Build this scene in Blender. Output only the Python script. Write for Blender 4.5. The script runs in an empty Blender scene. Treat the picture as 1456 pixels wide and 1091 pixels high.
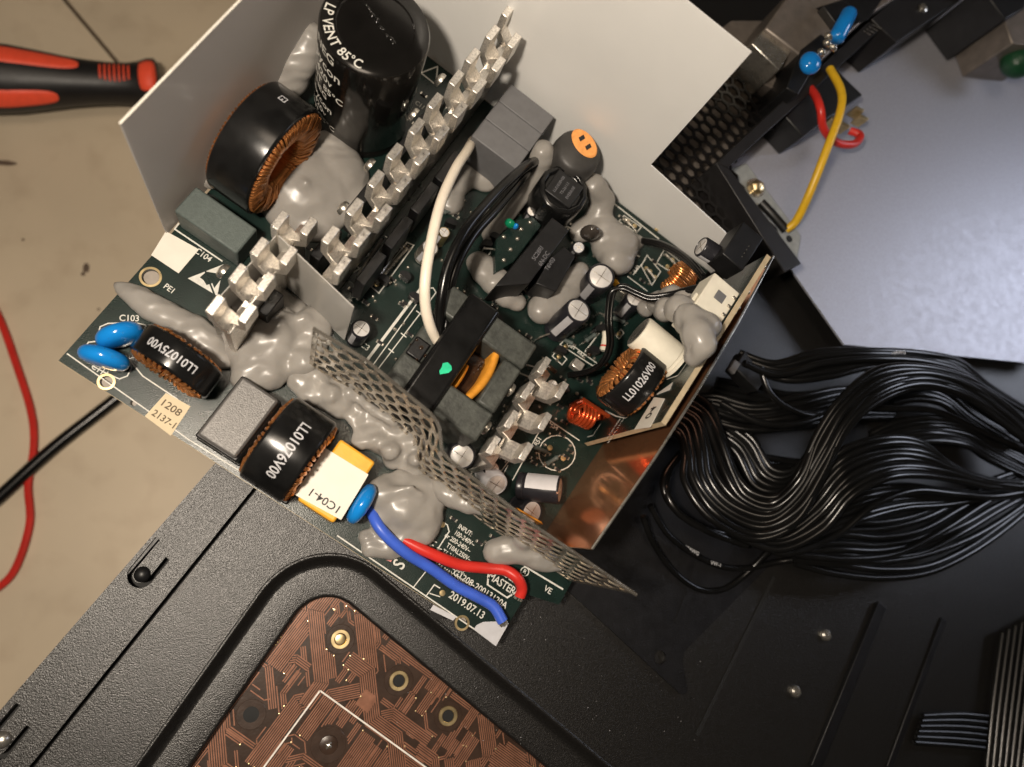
import bpy, bmesh, math, random
from mathutils import Vector as V, Matrix
random.seed(7)
S = .001                       # everything below is written in millimetres
scn = bpy.context.scene
# ------------------------------------------------------------------ camera
FPX = 1050.; CX, CY = 728., 545.5; HC = 260.
Dn = V((415-CX, 745-CY, FPX)).normalized()
Uc = -Dn
Xc = (V((1, 0, 0)) - Uc*Uc.x).normalized(); Yc = Uc.cross(Xc)
Rm = Matrix((Xc, Yc, Uc))      # image frame (right, down, forward) -> world
CAM = V((0, 0, HC))
cam = bpy.data.cameras.new('camera'); co = bpy.data.objects.new('camera', cam); scn.collection.objects.link(co)
cam.sensor_width = 36; cam.lens = FPX/1456*36; cam.clip_start = .01; cam.clip_end = 20
r_, d_, f_ = (Rm @ V(a) for a in ((1, 0, 0), (0, 1, 0), (0, 0, 1)))
co.matrix_world = Matrix.Translation(CAM*S) @ Matrix((r_, -d_, -f_)).transposed().to_4x4()
cam.dof.use_dof = True; cam.dof.focus_distance = .25; cam.dof.aperture_fstop = 8
scn.camera = co
# ------------------------------------------------------------------ light
w = bpy.data.worlds.new("World"); scn.world = w; w.use_nodes = True
w.node_tree.nodes['Background'].inputs[0].default_value = (1, .86, .72, 1)
w.node_tree.nodes['Background'].inputs[1].default_value = .03
def lamp(name, loc, target, size, watts, col, spread=math.pi):
    l = bpy.data.lights.new(name, 'AREA'); l.shape = 'DISK'; l.size = size*S; l.energy = watts; l.color = col; l.spread = spread
    o = bpy.data.objects.new(name, l); scn.collection.objects.link(o)
    o.location = V(loc)*S; o.rotation_euler = (V(target)-V(loc)).to_track_quat('-Z', 'Y').to_euler()
lamp('desk_lamp', (-76, 2, 322), (0, 30, 0), 26, 1.5, (1, .875, .73))
lamp('overhead_fill', (-150, 110, 1500), (0, 0, 0), 400, 3.2, (1, .82, .64))  # broad dim fill added overhead for soft sheen and ambient light
lamp('cool_lamp', (700, 200, 300), (330, 92, -3), 240, .12, (.80, .85, 1), math.radians(52))
vs = scn.view_settings; vs.view_transform = 'Standard'; vs.look = 'None'; vs.exposure = 0; vs.gamma = 1
# ------------------------------------------------------------------ frames
def ray(x, y): return Rm @ V(((x-CX)/FPX, (y-CY)/FPX, 1))
def P(x, y, z=0):
    d = ray(x, y); return CAM + d*((z-HC)/d.z)
A = math.radians(-32.5)
EU = V((math.cos(A), math.sin(A), 0)); EV = V((-math.sin(A), math.cos(A), 0)); EZ = V((0, 0, 1))
O = P(83, 513)
def F(u, v, z=0): return O + EU*u + EV*v + EZ*z
def UV(x, y, z=0):
    d = P(x, y, z)-O; return d.dot(EU), d.dot(EV)
def onplane(x, y, p, n):
    d = ray(x, y); return CAM + d*((p-CAM).dot(n)/d.dot(n))
# ------------------------------------------------------------------ materials
def mat(name, col, rough=.5, metal=0, var=.15, vs_=300, bump=0, bs=900, spec=.4, alpha=1, rvar=.1, coat=0, trans=0, sss=0):
    m = bpy.data.materials.new(name); m.use_nodes = True
    nt = m.node_tree; b = nt.nodes['Principled BSDF']; N = nt.nodes.new; L = nt.links.new
    tc = N('ShaderNodeTexCoord')
    no = N('ShaderNodeTexNoise'); no.inputs['Scale'].default_value = vs_; no.inputs['Detail'].default_value = 5
    L(tc.outputs['Object'], no.inputs['Vector'])
    rp = N('ShaderNodeValToRGB'); rp.color_ramp.elements[0].position = .3; rp.color_ramp.elements[1].position = .7
    rp.color_ramp.elements[0].color = (*[c*(1-var) for c in col], 1); rp.color_ramp.elements[1].color = (*[min(1, c*(1+var)) for c in col], 1)
    L(no.outputs['Fac'], rp.inputs['Fac']); L(rp.outputs['Color'], b.inputs['Base Color'])
    mr = N('ShaderNodeMapRange'); mr.inputs['To Min'].default_value = max(0, rough-rvar); mr.inputs['To Max'].default_value = min(1, rough+rvar)
    n2 = N('ShaderNodeTexNoise'); n2.inputs['Scale'].default_value = vs_*.4; n2.inputs['Detail'].default_value = 6; L(tc.outputs['Object'], n2.inputs['Vector'])
    L(n2.outputs['Fac'], mr.inputs['Value']); L(mr.outputs['Result'], b.inputs['Roughness'])
    b.inputs['Metallic'].default_value = metal; b.inputs['Specular IOR Level'].default_value = spec
    b.inputs['Alpha'].default_value = alpha; b.inputs['Coat Weight'].default_value = coat; b.inputs['Coat Roughness'].default_value = .08
    b.inputs['Transmission Weight'].default_value = trans
    if sss: b.inputs['Subsurface Weight'].default_value = sss; b.inputs['Subsurface Radius'].default_value = (.002, .0015, .001)
    if bump:
        bn = N('ShaderNodeTexNoise'); bn.inputs['Scale'].default_value = bs; bn.inputs['Detail'].default_value = 3; L(tc.outputs['Object'], bn.inputs['Vector'])
        bu = N('ShaderNodeBump'); bu.inputs['Strength'].default_value = bump; bu.inputs['Distance'].default_value = .0004
        L(bn.outputs['Fac'], bu.inputs['Height']); L(bu.outputs['Normal'], b.inputs['Normal'])
    return m
M = dict(
 pcb=mat('green_solder_mask', (.0065, .017, .014), .28, var=.25, vs_=120, bump=.18, bs=2600, coat=.12),
 pcbedge=mat('fibreglass_edge', (.42, .34, .22), .7, bump=.3),
 silk=mat('silkscreen_white', (.62, .61, .56), .6, var=.12, vs_=700),
 white=mat('white_label', (.72, .68, .60), .55, var=.04, vs_=150),
 beige=mat('beige_label', (.60, .50, .33), .6, var=.06, vs_=200),
 ink=mat('black_ink', (.02, .02, .02), .6),
 silicone=mat('grey_silicone', (.27, .255, .235), .30, var=.10, vs_=90, bump=.10, bs=180, sss=.15),
 alu=mat('milled_aluminium', (.80, .76, .70), .34, .88, var=.22, vs_=1500, bump=.22, bs=2200, rvar=.2),
 steel=mat('tinned_steel', (.58, .55, .49), .28, .9, var=.2, vs_=400, bump=.2, bs=600),
 shield=mat('shield_steel', (.62, .565, .48), .24, .9, var=.25, vs_=250),
 gold=mat('brass', (.76, .60, .33), .3, .95, var=.2),
 solder=mat('solder', (.66, .62, .54), .25, .9, bump=.5, bs=700),
 copper=mat('enamelled_copper', (.62, .25, .08), .25, .8, var=.3, vs_=200),
 redcopper=mat('red_enamelled_copper', (.62, .10, .03), .25, .7, var=.3, vs_=200),
 plate=mat('copper_plate', (.92, .40, .20), .16, .88, var=.15, vs_=60, bump=.10, bs=60, rvar=.07),
 black=mat('black_tape', (.007, .007, .007), .22, var=.4, vs_=150, bump=.12, bs=150, rvar=.12),
 sleeve=mat('black_sleeve', (.006, .0055, .005), .18, var=.3, vs_=80, bump=.06, bs=120, coat=.3),
 plastic=mat('black_plastic', (.008, .008, .0085), .42, var=.3, bump=.15, bs=900),
 ferrite=mat('ferrite', (.050, .054, .048), .48, var=.35, vs_=350, bump=.35, bs=900),
 boxgrey=mat('grey_capacitor_case', (.135, .135, .14), .5, var=.08, bump=.1, bs=2500),
 boxgreen=mat('green_grey_capacitor_case', (.085, .105, .098), .52, var=.12, vs_=900, bump=.35, bs=2500),
 boxsilver=mat('silver_capacitor_case', (.135, .13, .125), .42, .3, var=.14, vs_=1800, bump=.35, bs=2500),
 yellow=mat('yellow_capacitor_case', (.80, .40, .035), .38, var=.08, bump=.08),
 blue=mat('blue_epoxy', (.008, .21, .62), .16, var=.1, vs_=120, coat=.4),
 cream=mat('cream_plastic', (.70, .66, .55), .4, var=.06, bump=.05),
 whitewire=mat('white_wire', (.78, .70, .58), .4, var=.05),
 redwire=mat('red_wire', (.55, .028, .02), .32, var=.12, vs_=120),
 bluewire=mat('blue_wire', (.045, .11, .55), .35, var=.15, vs_=120),
 yelwire=mat('yellow_wire', (.70, .42, .02), .35, var=.08),
 blackwire=mat('black_wire', (.0045, .0045, .0045), .23, var=.3, vs_=120, rvar=.06),
 capdark=mat('dark_cap_sleeve', (.018, .018, .022), .3, var=.2),
 captop=mat('aluminium_cap_top', (.66, .64, .62), .34, .3, var=.12, bump=.15, bs=900),
 pale=mat('pale_grey_print', (.50, .50, .52), .45, var=.06),
 orange=mat('orange_tape', (.62, .26, .03), .3, var=.25, vs_=250, bump=.2, bs=400),
 orangeface=mat('orange_face', (.85, .36, .10), .5, var=.12, vs_=600, bump=.4),
 disc=mat('dark_grey_epoxy', (.04, .038, .036), .45, var=.15, bump=.1),
 green=mat('green_dot', (.02, .55, .28), .4),
 powder=mat('black_powder_coat', (.008, .0075, .007), .33, var=.6, vs_=2600, bump=.42, bs=2500, rvar=.12, spec=.6),
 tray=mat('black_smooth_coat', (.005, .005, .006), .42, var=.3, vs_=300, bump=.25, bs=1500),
 dark=mat('black_recess', (.006, .006, .006), .7),
 panel=mat('brushed_grey_steel', (.36, .365, .41), .46, .4, var=.06, vs_=900, bump=.04, bs=4000),
 can=mat('brown_grey_tin', (.22, .19, .165), .42, .5, var=.15, vs_=200),
 flange=mat('black_painted_flange', (.012, .011, .011), .45, bump=.1),
 mesh=mat('grille_metal', (.012, .011, .011), .35, .3),
 grey=mat('grey_bar', (.25, .26, .25), .5),
 mb=mat('brown_solder_mask', (.038, .022, .015), .30, var=.25, vs_=200, coat=.2, bump=.1),
 trace=mat('brown_copper_trace', (.27, .125, .078), .30, .25, var=.2, vs_=300, coat=.2),
 whiteline=mat('white_print', (.72, .68, .62), .5),
 hred=mat('red_grip_rubber', (.95, .10, .045), .5, var=.06, bump=.1),
 hblack=mat('black_grip_rubber', (.013, .012, .012), .42, var=.15),
 varnish=mat('brown_varnish', (.03, .015, .008), .08, var=.5, vs_=200, bump=.6, bs=300, coat=.8),
 faint=mat('faint_print', (.13, .13, .14), .5),
 pink=mat('pink_strip', (.55, .20, .19), .4),
)
def smear(m):
    nt = m.node_tree; N = nt.nodes.new; L = nt.links.new; b = nt.nodes['Principled BSDF']; tc = nt.nodes['Texture Coordinate']
    wv = N('ShaderNodeTexWave'); wv.wave_type = 'RINGS'; wv.inputs['Scale'].default_value = 75; wv.inputs['Distortion'].default_value = 9; wv.inputs['Detail'].default_value = 2.5; wv.inputs['Detail Scale'].default_value = .7
    L(tc.outputs['Object'], wv.inputs['Vector']); old = b.inputs['Normal'].links[0].from_node
    bu = N('ShaderNodeBump'); bu.inputs['Strength'].default_value = .28; bu.inputs['Distance'].default_value = .0008
    L(wv.outputs['Fac'], bu.inputs['Height']); L(old.outputs['Normal'], bu.inputs['Normal']); L(bu.outputs['Normal'], b.inputs['Normal'])
smear(M['silicone'])
# floor: concrete-like tile with slow blotches and specks
def floor_mat():
    m = mat('tan_floor_tile', (.59, .49, .355), .5, var=.10, vs_=9, bump=.15, bs=120)
    nt = m.node_tree; N = nt.nodes.new; L = nt.links.new; b = nt.nodes['Principled BSDF']
    src = b.inputs['Base Color'].links[0].from_socket
    tc = nt.nodes['Texture Coordinate']
    n = N('ShaderNodeTexNoise'); n.inputs['Scale'].default_value = 60; n.inputs['Detail'].default_value = 8; L(tc.outputs['Object'], n.inputs['Vector'])
    r = N('ShaderNodeValToRGB'); r.color_ramp.elements[0].position = .25; r.color_ramp.elements[0].color = (.62, .55, .5, 1)
    r.color_ramp.elements[1].position = .5; r.color_ramp.elements[1].color = (1, 1, 1, 1); L(n.outputs['Fac'], r.inputs['Fac'])
    x = N('ShaderNodeMix'); x.data_type = 'RGBA'; x.blend_type = 'MULTIPLY'; x.inputs[0].default_value = .3
    L(src, x.inputs[6]); L(r.outputs['Color'], x.inputs[7]); L(x.outputs[2], b.inputs['Base Color'])
    return m
M['floor'] = floor_mat()
def film_mat(name, col, tl, tp, rough):
    m = mat(name, col, rough, var=.04, vs_=25, bump=.08, bs=60); nt = m.node_tree; N = nt.nodes.new; L = nt.links.new
    b = nt.nodes['Principled BSDF']; out = nt.nodes['Material Output']
    t = N('ShaderNodeBsdfTranslucent'); t.inputs[0].default_value = (*col, 1); x = N('ShaderNodeMixShader'); x.inputs[0].default_value = tl
    p = N('ShaderNodeBsdfTransparent'); y = N('ShaderNodeMixShader'); y.inputs[0].default_value = tp
    L(b.outputs[0], x.inputs[1]); L(t.outputs[0], x.inputs[2]); L(x.outputs[0], y.inputs[1]); L(p.outputs[0], y.inputs[2]); L(y.outputs[0], out.inputs[0]); return m
M['film'] = film_mat('milky_film', (.90, .88, .87), .55, .10, .22)
M['filmw'] = film_mat('white_film', (.93, .925, .90), .22, .02, .32)
M['clear'] = film_mat('clear_film', (.74, .72, .68), .35, .38, .15)
# ------------------------------------------------------------------ mesh building
class MB:
    def __init__(s): s.v = []; s.f = []
    def add(s, vs_, fs):
        n = len(s.v); s.v += [V(p) for p in vs_]; s.f += [tuple(i+n for i in f) for f in fs]; return s
    def box(s, c, ex, ey, ez):
        p = [c+ex*a+ey*b+ez*d for d in (-1, 1) for a, b in ((-1, -1), (1, -1), (1, 1), (-1, 1))]
        if ex.cross(ey).dot(ez) < 0: p = p[4:]+p[:4]
        return s.add(p, [(3, 2, 1, 0), (4, 5, 6, 7), (0, 1, 5, 4), (1, 2, 6, 5), (2, 3, 7, 6), (3, 0, 4, 7)])
    def ub(s, u0, u1, v0, v1, z0, z1):
        return s.box(F((u0+u1)/2, (v0+v1)/2, (z0+z1)/2), EU*abs(u1-u0)/2, EV*abs(v1-v0)/2, EZ*abs(z1-z0)/2)
    def prism(s, poly, off):                      # polygon extruded by a vector
        n = len(poly); off = V(off); poly = [V(p) for p in poly]
        nn = V((0, 0, 0))
        for i in range(n): nn += poly[i].cross(poly[(i+1) % n])
        if nn.dot(off) < 0: poly = poly[::-1]
        return s.add(poly+[p+off for p in poly], [tuple(range(n))[::-1], tuple(range(n, 2*n))]+[(i, (i+1) % n, n+(i+1) % n, n+i) for i in range(n)])
    def lathe(s, prof, o, ax, n=32):              # prof: (radius, height along axis)
        ax = ax.normalized(); e = ax.orthogonal().normalized(); g = ax.cross(e); vs_ = []; fs = []
        for r, h in prof:
            for k in range(n):
                t = 2*math.pi*k/n; vs_.append(o+ax*h+(e*math.cos(t)+g*math.sin(t))*r)
        for j in range(len(prof)-1):
            for k in range(n): fs.append((j*n+k, j*n+(k+1) % n, (j+1)*n+(k+1) % n, (j+1)*n+k))
        if abs(prof[0][1]-prof[-1][1]) < 1e-6: return s.add(vs_, fs)      # a ring: open ends
        if prof[0][0] > 1e-6: fs.append(tuple(range(n))[::-1])
        if prof[-1][0] > 1e-6: fs.append(tuple(range((len(prof)-1)*n, len(prof)*n)))
        return s.add(vs_, fs)
    def cyl(s, p0, p1, r, r1=None, n=20):
        d = p1-p0; return s.lathe([(r, 0), (r if r1 is None else r1, d.length)], p0, d, n)
    def tube(s, pts, r, n=8, closed=False, cap=True):
        pts = [V(p) for p in pts]; m = len(pts); vs_ = []; fs = []; e = None
        for i in range(m):
            t = (pts[(i+1) % m]-pts[i-1]) if closed else (pts[min(i+1, m-1)]-pts[max(i-1, 0)])
            t = t.normalized() if t.length > 1e-9 else V((0, 0, 1))
            e = t.orthogonal() if e is None else e-t*e.dot(t)
            e = e.normalized(); g = t.cross(e); rr = r[i] if isinstance(r, (list, tuple)) else r
            for k in range(n):
                a = 2*math.pi*k/n; vs_.append(pts[i]+(e*math.cos(a)+g*math.sin(a))*rr)
        for i in range(m if closed else m-1):
            j = (i+1) % m
            for k in range(n): fs.append((i*n+k, i*n+(k+1) % n, j*n+(k+1) % n, j*n+k))
        if cap and not closed: fs += [tuple(range(n))[::-1], tuple(range((m-1)*n, m*n))]
        return s.add(vs_, fs)
    def ell(s, c, a, b, d, n=20, m=12):
        vs_ = [c-d]; fs = []
        for i in range(1, m):
            t = math.pi*i/m-math.pi/2
            for k in range(n):
                p = 2*math.pi*k/n; vs_.append(c+(a*math.cos(p)+b*math.sin(p))*math.cos(t)+d*math.sin(t))
        vs_.append(c+d); q = lambda i, k: 1+(i-1)*n+k % n
        for k in range(n):
            fs.append((0, q(1, k+1), q(1, k))); fs.append((len(vs_)-1, q(m-1, k), q(m-1, k+1)))
            for i in range(1, m-1): fs.append((q(i, k), q(i, k+1), q(i+1, k+1), q(i+1, k)))
        return s.add(vs_, fs)
ORG = {}
def mesh_from(name, mb, m, org, smooth=30):
    me = bpy.data.meshes.new(name); me.from_pydata([(p-org)*S for p in mb.v], [], mb.f); me.update()
    if m: me.materials.append(m)
    if smooth: me.shade_smooth(); me.set_sharp_from_angle(angle=math.radians(smooth))
    return me
def link(name, data, parent=None, org=None, label=None):
    o = bpy.data.objects.new(name, data); scn.collection.objects.link(o)
    org = V((0, 0, 0)) if org is None else V(org)
    if parent: o.parent = parent; o.location = (org-ORG[parent.name])*S
    else: o.location = org*S
    ORG[o.name] = org
    if label: o['label'] = label
    return o
def thing(name, label, cat, org, group=None):
    o = link(name, None, None, org, label); o['category'] = cat
    if group: o['group'] = group
    return o
def part(name, mb, m, parent, org=None, label=None, bev=0, smooth=35, seg=2):
    if org is None:
        lo = [min(p[i] for p in mb.v) for i in range(3)]; hi = [max(p[i] for p in mb.v) for i in range(3)]
        org = V(((lo[0]+hi[0])/2, (lo[1]+hi[1])/2, lo[2]))
    o = link(name, mesh_from(name, mb, m, org, smooth), parent, org, label)
    if bev:
        b = o.modifiers.new('bevel', 'BEVEL'); b.width = bev*S; b.segments = seg; b.limit_method = 'ANGLE'; b.angle_limit = math.radians(40)
    return o
def spline(p, k=8):
    p = [V(q) for q in p]; out = []
    for i in range(len(p)-1):
        a, b, c, d = p[max(i-1, 0)], p[i], p[i+1], p[min(i+2, len(p)-1)]
        for j in range(k):
            t = j/k; out.append(.5*((2*b)+(c-a)*t+(2*a-5*b+4*c-d)*t*t+(3*b-a-3*c+d)*t**3))
    return out+[p[-1]]
def flat(poly, holes, z0, z1, name):              # flat plate with real holes, from a filled 2D curve
    cu = bpy.data.curves.new(name, 'CURVE'); cu.dimensions = '2D'; cu.fill_mode = 'BOTH'; cu.extrude = (z1-z0)/2*S
    for lp in [poly]+holes:
        sp = cu.splines.new('POLY'); sp.points.add(len(lp)-1); sp.use_cyclic_u = True
        for q, p in zip(sp.points, lp): q.co = (p[0]*S, p[1]*S, 0, 1)
    o = bpy.data.objects.new('temporary', cu); scn.collection.objects.link(o)
    bpy.context.view_layer.update()
    me = bpy.data.meshes.new_from_object(o.evaluated_get(bpy.context.evaluated_depsgraph_get()))
    bpy.data.objects.remove(o); bpy.data.curves.remove(cu); me.name = name
    return me
def circ(c, r, n=24): return [(c[0]+r*math.cos(2*math.pi*k/n), c[1]+r*math.sin(2*math.pi*k/n)) for k in range(n)]
def plate(name, poly, holes, z0, z1, m, parent, label=None):
    me = flat(poly, holes, z0, z1, name); me.materials.append(m)
    return link(name, me, parent, V((0, 0, (z0+z1)/2)), label)
_txt = {}
def text_verts(body, size, align='CENTER', sx=1):
    cu = bpy.data.curves.new('t', 'FONT'); cu.body = body; cu.size = size; cu.align_x = align; cu.align_y = 'CENTER'; cu.resolution_u = 3; cu.offset = size*.012
    o = bpy.data.objects.new('t', cu); scn.collection.objects.link(o); bpy.context.view_layer.update()
    me = bpy.data.meshes.new_from_object(o.evaluated_get(bpy.context.evaluated_depsgraph_get()))
    vs_ = [V((q.co.x*sx, q.co.y, 0)) for q in me.vertices]; fs = [tuple(p.vertices) for p in me.polygons]
    bpy.data.objects.remove(o); bpy.data.curves.remove(cu); bpy.data.meshes.remove(me)
    return vs_, fs
def text(parent, body, c, xd, yd, size, m=None, align='CENTER', sx=1, name='printed_text', wrap=None):
    """flat text, centre c, reading along xd with letters upright along yd; wrap=(axis point, axis, radius) lays it round a cylinder"""
    vs_, fs = text_verts(body, size, align, sx); xd = xd.normalized(); yd = yd.normalized()
    mb = MB()
    if wrap:
        ap, ax, r = wrap; ax = ax.normalized(); n0 = c-ap; n0 = (n0-ax*n0.dot(ax)).normalized(); base = ap+ax*(c-ap).dot(ax); out = []
        t0 = ax.cross(n0)
        for q in vs_:
            w_ = xd*q.x+yd*q.y; s_ = w_.dot(t0); h = w_.dot(ax); a = s_/r
            out.append(base+ax*h+(n0*math.cos(a)+t0*math.sin(a))*r)
        mb.add(out, fs)
    else: mb.add([c+xd*q.x+yd*q.y for q in vs_], fs)
    return part(name, mb, m or M['silk'], parent, smooth=0)
def bake(o):
    me = bpy.data.meshes.new_from_object(o.evaluated_get(bpy.context.evaluated_depsgraph_get()))
    return me
def blob(parent, balls, label=None, name='silicone_blob', m=None, vox=.9, wob=1.1, it=10, seed=0):
    """lumps of sealant: spheres (px, py, z, radius, squash) fused by a voxel remesh and smoothed"""
    bm = bmesh.new(); org = P(*balls[0][:3]); org.z = 0
    for x, y, z, r, *q in balls:
        s_ = q[0] if q else .8
        mt = Matrix.Translation((P(x, y, z)-org)*S) @ Matrix.Diagonal((r*S, r*S, r*s_*S, 1))
        bmesh.ops.create_icosphere(bm, subdivisions=3, radius=1, matrix=mt)
    me = bpy.data.meshes.new(name); bm.to_mesh(me); bm.free()
    o = bpy.data.objects.new('temporary', me); scn.collection.objects.link(o)
    r = o.modifiers.new('r', 'REMESH'); r.mode = 'VOXEL'; r.voxel_size = vox*S
    sm = o.modifiers.new('s', 'SMOOTH'); sm.iterations = it; sm.factor = .5
    tx = bpy.data.textures.get('lumps') or bpy.data.textures.new('lumps', 'CLOUDS'); tx.noise_scale = .008
    d = o.modifiers.new('d', 'DISPLACE'); d.texture = tx; d.strength = wob*S; d.mid_level = .5
    s2 = o.modifiers.new('s2', 'SMOOTH'); s2.iterations = 3
    bpy.context.view_layer.update(); nm = bake(o); bpy.data.objects.remove(o)
    nm.name = name; nm.materials.clear(); nm.materials.append(m or M['silicone']); nm.shade_smooth()
    return link(name, nm, parent, org, label)
def chain(pts, n=6, j=.06):                        # densify a list of blob balls
    out = []
    for a, b in zip(pts, pts[1:]):
        for k in range(n):
            t = k/n; out.append(tuple(p+(q-p)*t for p, q in zip(a, b)))
    out.append(pts[-1])
    return [(a[0], a[1], a[2], a[3]*random.uniform(1-j, 1+j), *a[4:]) for a in out]
# ------------------------------------------------------------------ floor
ZF = -195.
fl = link('floor', None, None, P(60, 300, ZF)); fl['kind'] = 'structure'
def big(p, q, side, far=2600):                     # half plane beside the joint p-q
    d = (q-p).normalized(); n = V((-d.y, d.x, 0))*side
    a, b = p-d*far+n*1.2, p+d*far+n*1.2
    return [a, b, b+n*far, a+n*far]
j0, j1 = P(92, 0, ZF), P(183, 108, ZF)
for sd in (1, -1): part('floor_tile', MB().prism(big(j0, j1, sd), (0, 0, -6)), M['floor'], fl, smooth=0)
g_ = MB(); g_.prism([P(60, 300, ZF)+V(a) for a in ((-2700, -2700, -2), (2700, -2700, -2), (2700, 2700, -2), (-2700, 2700, -2))], (0, 0, -3)); part('tile_joint', g_, mat('dark_grout', (.085, .06, .04), .8), fl, smooth=0)
st = MB()
for (x, y, a, b) in ((122, 381, 5, 8), (8, 232, 14, 5), (118, 390, 3, 3), (33, 341, 2, 2), (140, 440, 2, 2)):
    c = P(x, y, ZF+.05); k = .42
    st.add([c]+[c+V((a*k*math.cos(t/9*6.283)*random.uniform(.7, 1.2), b*k*math.sin(t/9*6.283)*random.uniform(.7, 1.2), .05)) for t in range(9)], [(0, i+1, (i+1) % 9+1) for i in range(9)])
part('stain', st, mat('brown_stain', (.11, .075, .05), .6), fl, smooth=0)
# ------------------------------------------------------------------ screwdriver, wire and cord on the floor
zc = ZF+17
t = thing('screwdriver', 'red and black screwdriver handle lying on the tan floor', 'screwdriver', P(100, 115, ZF))
h0, h1 = P(-110, 108, zc), P(228, 122, zc); ax = (h1-h0).normalized(); Lh = (h1-h0).length
def hx(px): return (P(px, 113, zc)-h0).dot(ax)
prof = [(0, 0), (13, 2)] + [(r, hx(px)) for px, r in ((-70, 17.5), (-20, 19), (20, 18.2), (60, 16), (95, 13.8), (130, 12.3), (160, 11.6), (185, 11.8), (200, 12.8), (212, 14.6), (222, 14.8))] + [(12, hx(228)), (0, hx(229))]
hd = part('handle', MB().lathe(prof, h0, ax, 40), M['hblack'], t, smooth=60)
side = ax.cross(EZ).normalized()                  # across the handle
def rad(h):
    for (r0, a), (r1, b) in zip(prof, prof[1:]):
        if a <= h <= b: return r0+(r1-r0)*(h-a)/max(b-a, 1e-6)
    return 10
def inlay(p0, p1, cen, half, name, m, n=18, off=.6):
    mb = MB(); vs_ = []; k = 9; a0, a1 = hx(p0), hx(p1)
    for i in range(n+1):
        s_ = i/n; h = a0+(a1-a0)*s_; wd = half*max(.05, (1-(2*s_-1)**6))**.5
        for j in range(k):
            an = cen+wd*(2*j/(k-1)-1); r = rad(h)+off*(1 if 0 < j < k-1 and 0 < i < n else -.8)
            vs_.append(h0+ax*h+(side*math.sin(an)+EZ*math.cos(an))*r)
    mb.add(vs_, [(i*k+j, i*k+j+1, (i+1)*k+j+1, (i+1)*k+j) for i in range(n) for j in range(k-1)])
    return part(name, mb, m, t, smooth=60)
inlay(-80, 124, -.28, .36, 'grip_insert', M['hred']); inlay(-80, 90, 1.15, .34, 'grip_insert', M['hred'])
for k in range(7):
    px = 147+k*6.6; inlay(px, px+3.6, -.05, .50*(1-((k-3)/4.6)**2)**.5+.05, 'grip_rib', M['hred'], 5, .9)
inlay(200, 228, .1, .75, 'end_cap', M['hred'], 8)
part('shaft', MB().cyl(h1, h1+ax*110, 3.2), M['steel'], t)
t = thing('red_wire', 'thin red wire curving over the tan floor at the left edge', 'wire', P(40, 650, ZF))
part('insulation', MB().tube(spline([P(x, y, ZF+2) for x, y in ((-30, 400), (0, 455), (22, 515), (44, 585), (48, 635), (40, 690), (42, 745), (22, 808), (-6, 838), (-40, 850))], 10), 2.0), M['redwire'], t)
t = thing('black_cable', 'black round cord crossing the floor towards the circuit board', 'cable', P(80, 640, ZF))
part('jacket', MB().tube(spline([P(x, y, ZF+4) for x, y in ((-60, 760), (0, 706), (75, 638), (155, 575), (250, 500))], 8), 3.4, 12), M['blackwire'], t)
# ------------------------------------------------------------------ computer case (lying on its side)
ZT = -14.
case = thing('computer_case', 'black powder coated computer case lying open under the circuit board', 'computer case', P(300, 900, ZT))
def TP(x, y, z=ZT): return P(x, y, z)
# tray with the cut-out in front of the motherboard
e0, e1 = TP(0, 1010), TP(300, 665); dE = (e1-e0).normalized(); nE = V((dE.y, -dE.x, 0))
g0, g1 = TP(45, 1091), TP(355, 705)
def on(p, d, s_): return p+d*s_
def rounded(pts, rads, n=8):
    out = []
    for i, p in enumerate(pts):
        a, b = pts[i-1], pts[(i+1) % len(pts)]; r = rads[i]
        p = V(p); da = (V(a)-p).normalized(); db = (V(b)-p).normalized()
        if r <= 0: out.append((p.x, p.y)); continue
        ang = da.angle(db)/2; t_ = r/math.tan(ang); c = p+(da+db).normalized()*(r/math.sin(ang))
        s0 = p+da*t_-c; s1 = p+db*t_-c; tot = s0.angle(s1); axx = s0.cross(s1).normalized()
        for k in range(n+1): out.append(tuple((c+Matrix.Rotation(tot*k/n, 3, axx) @ s0)[:2]))
    return out
V2 = lambda p: V((p.x, p.y, 0))
# cut-out: two straight sides meeting at the rounded corner near (455, 862)
ca0, ca1 = TP(272, 1091), TP(408, 893); cb0, cb1 = TP(560, 912), TP(775, 1091)
def isect(p, p2, q, q2):
    d, e = p2-p, q2-q; c = d.x*e.y-d.y*e.x; s_ = ((q.x-p.x)*e.y-(q.y-p.y)*e.x)/c; return V2(p+d*s_)
cor = isect(ca0, ca1, cb0, cb1); da = V2(ca0-ca1).normalized(); db = V2(cb1-cb0).normalized()
def offs(d_out):                                   # the same corner moved outward by d_out
    na = V((da.y, -da.x, 0)); nb = V((db.y, -db.x, 0))
    if na.dot(db) > 0: na = -na
    if nb.dot(da) > 0: nb = -nb
    return isect(cor+na*d_out, cor+na*d_out+da, cor+nb*d_out, cor+nb*d_out+db)
def cut_poly(d_out, r): 
    c = offs(d_out); return rounded([c+da*320, c, c+db*320, c+da*320+db*320], [0, r, 0, 0], 12)
gd = V2(g1-g0).normalized(); gn = V((gd.y, -gd.x, 0))
G0 = V2(g0)-gd*300; G1 = V2(g0)+gd*620
outer = [G0+gn*.7, G1+gn*.7, G1+gn*620, G0+gn*620]
plate('tray_panel', [(p.x, p.y) for p in outer], [cut_poly(15, 27)], ZT-1.4, ZT, M['powder'], case, 'textured black steel tray with a rounded opening')
E0 = V2(e0)-dE*300; E1 = V2(e0)+dE*620; gdl = gn
strip = [E0, E1, V2(g0)+gd*620-gn*.7, V2(g0)-gd*300-gn*.7]
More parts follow.
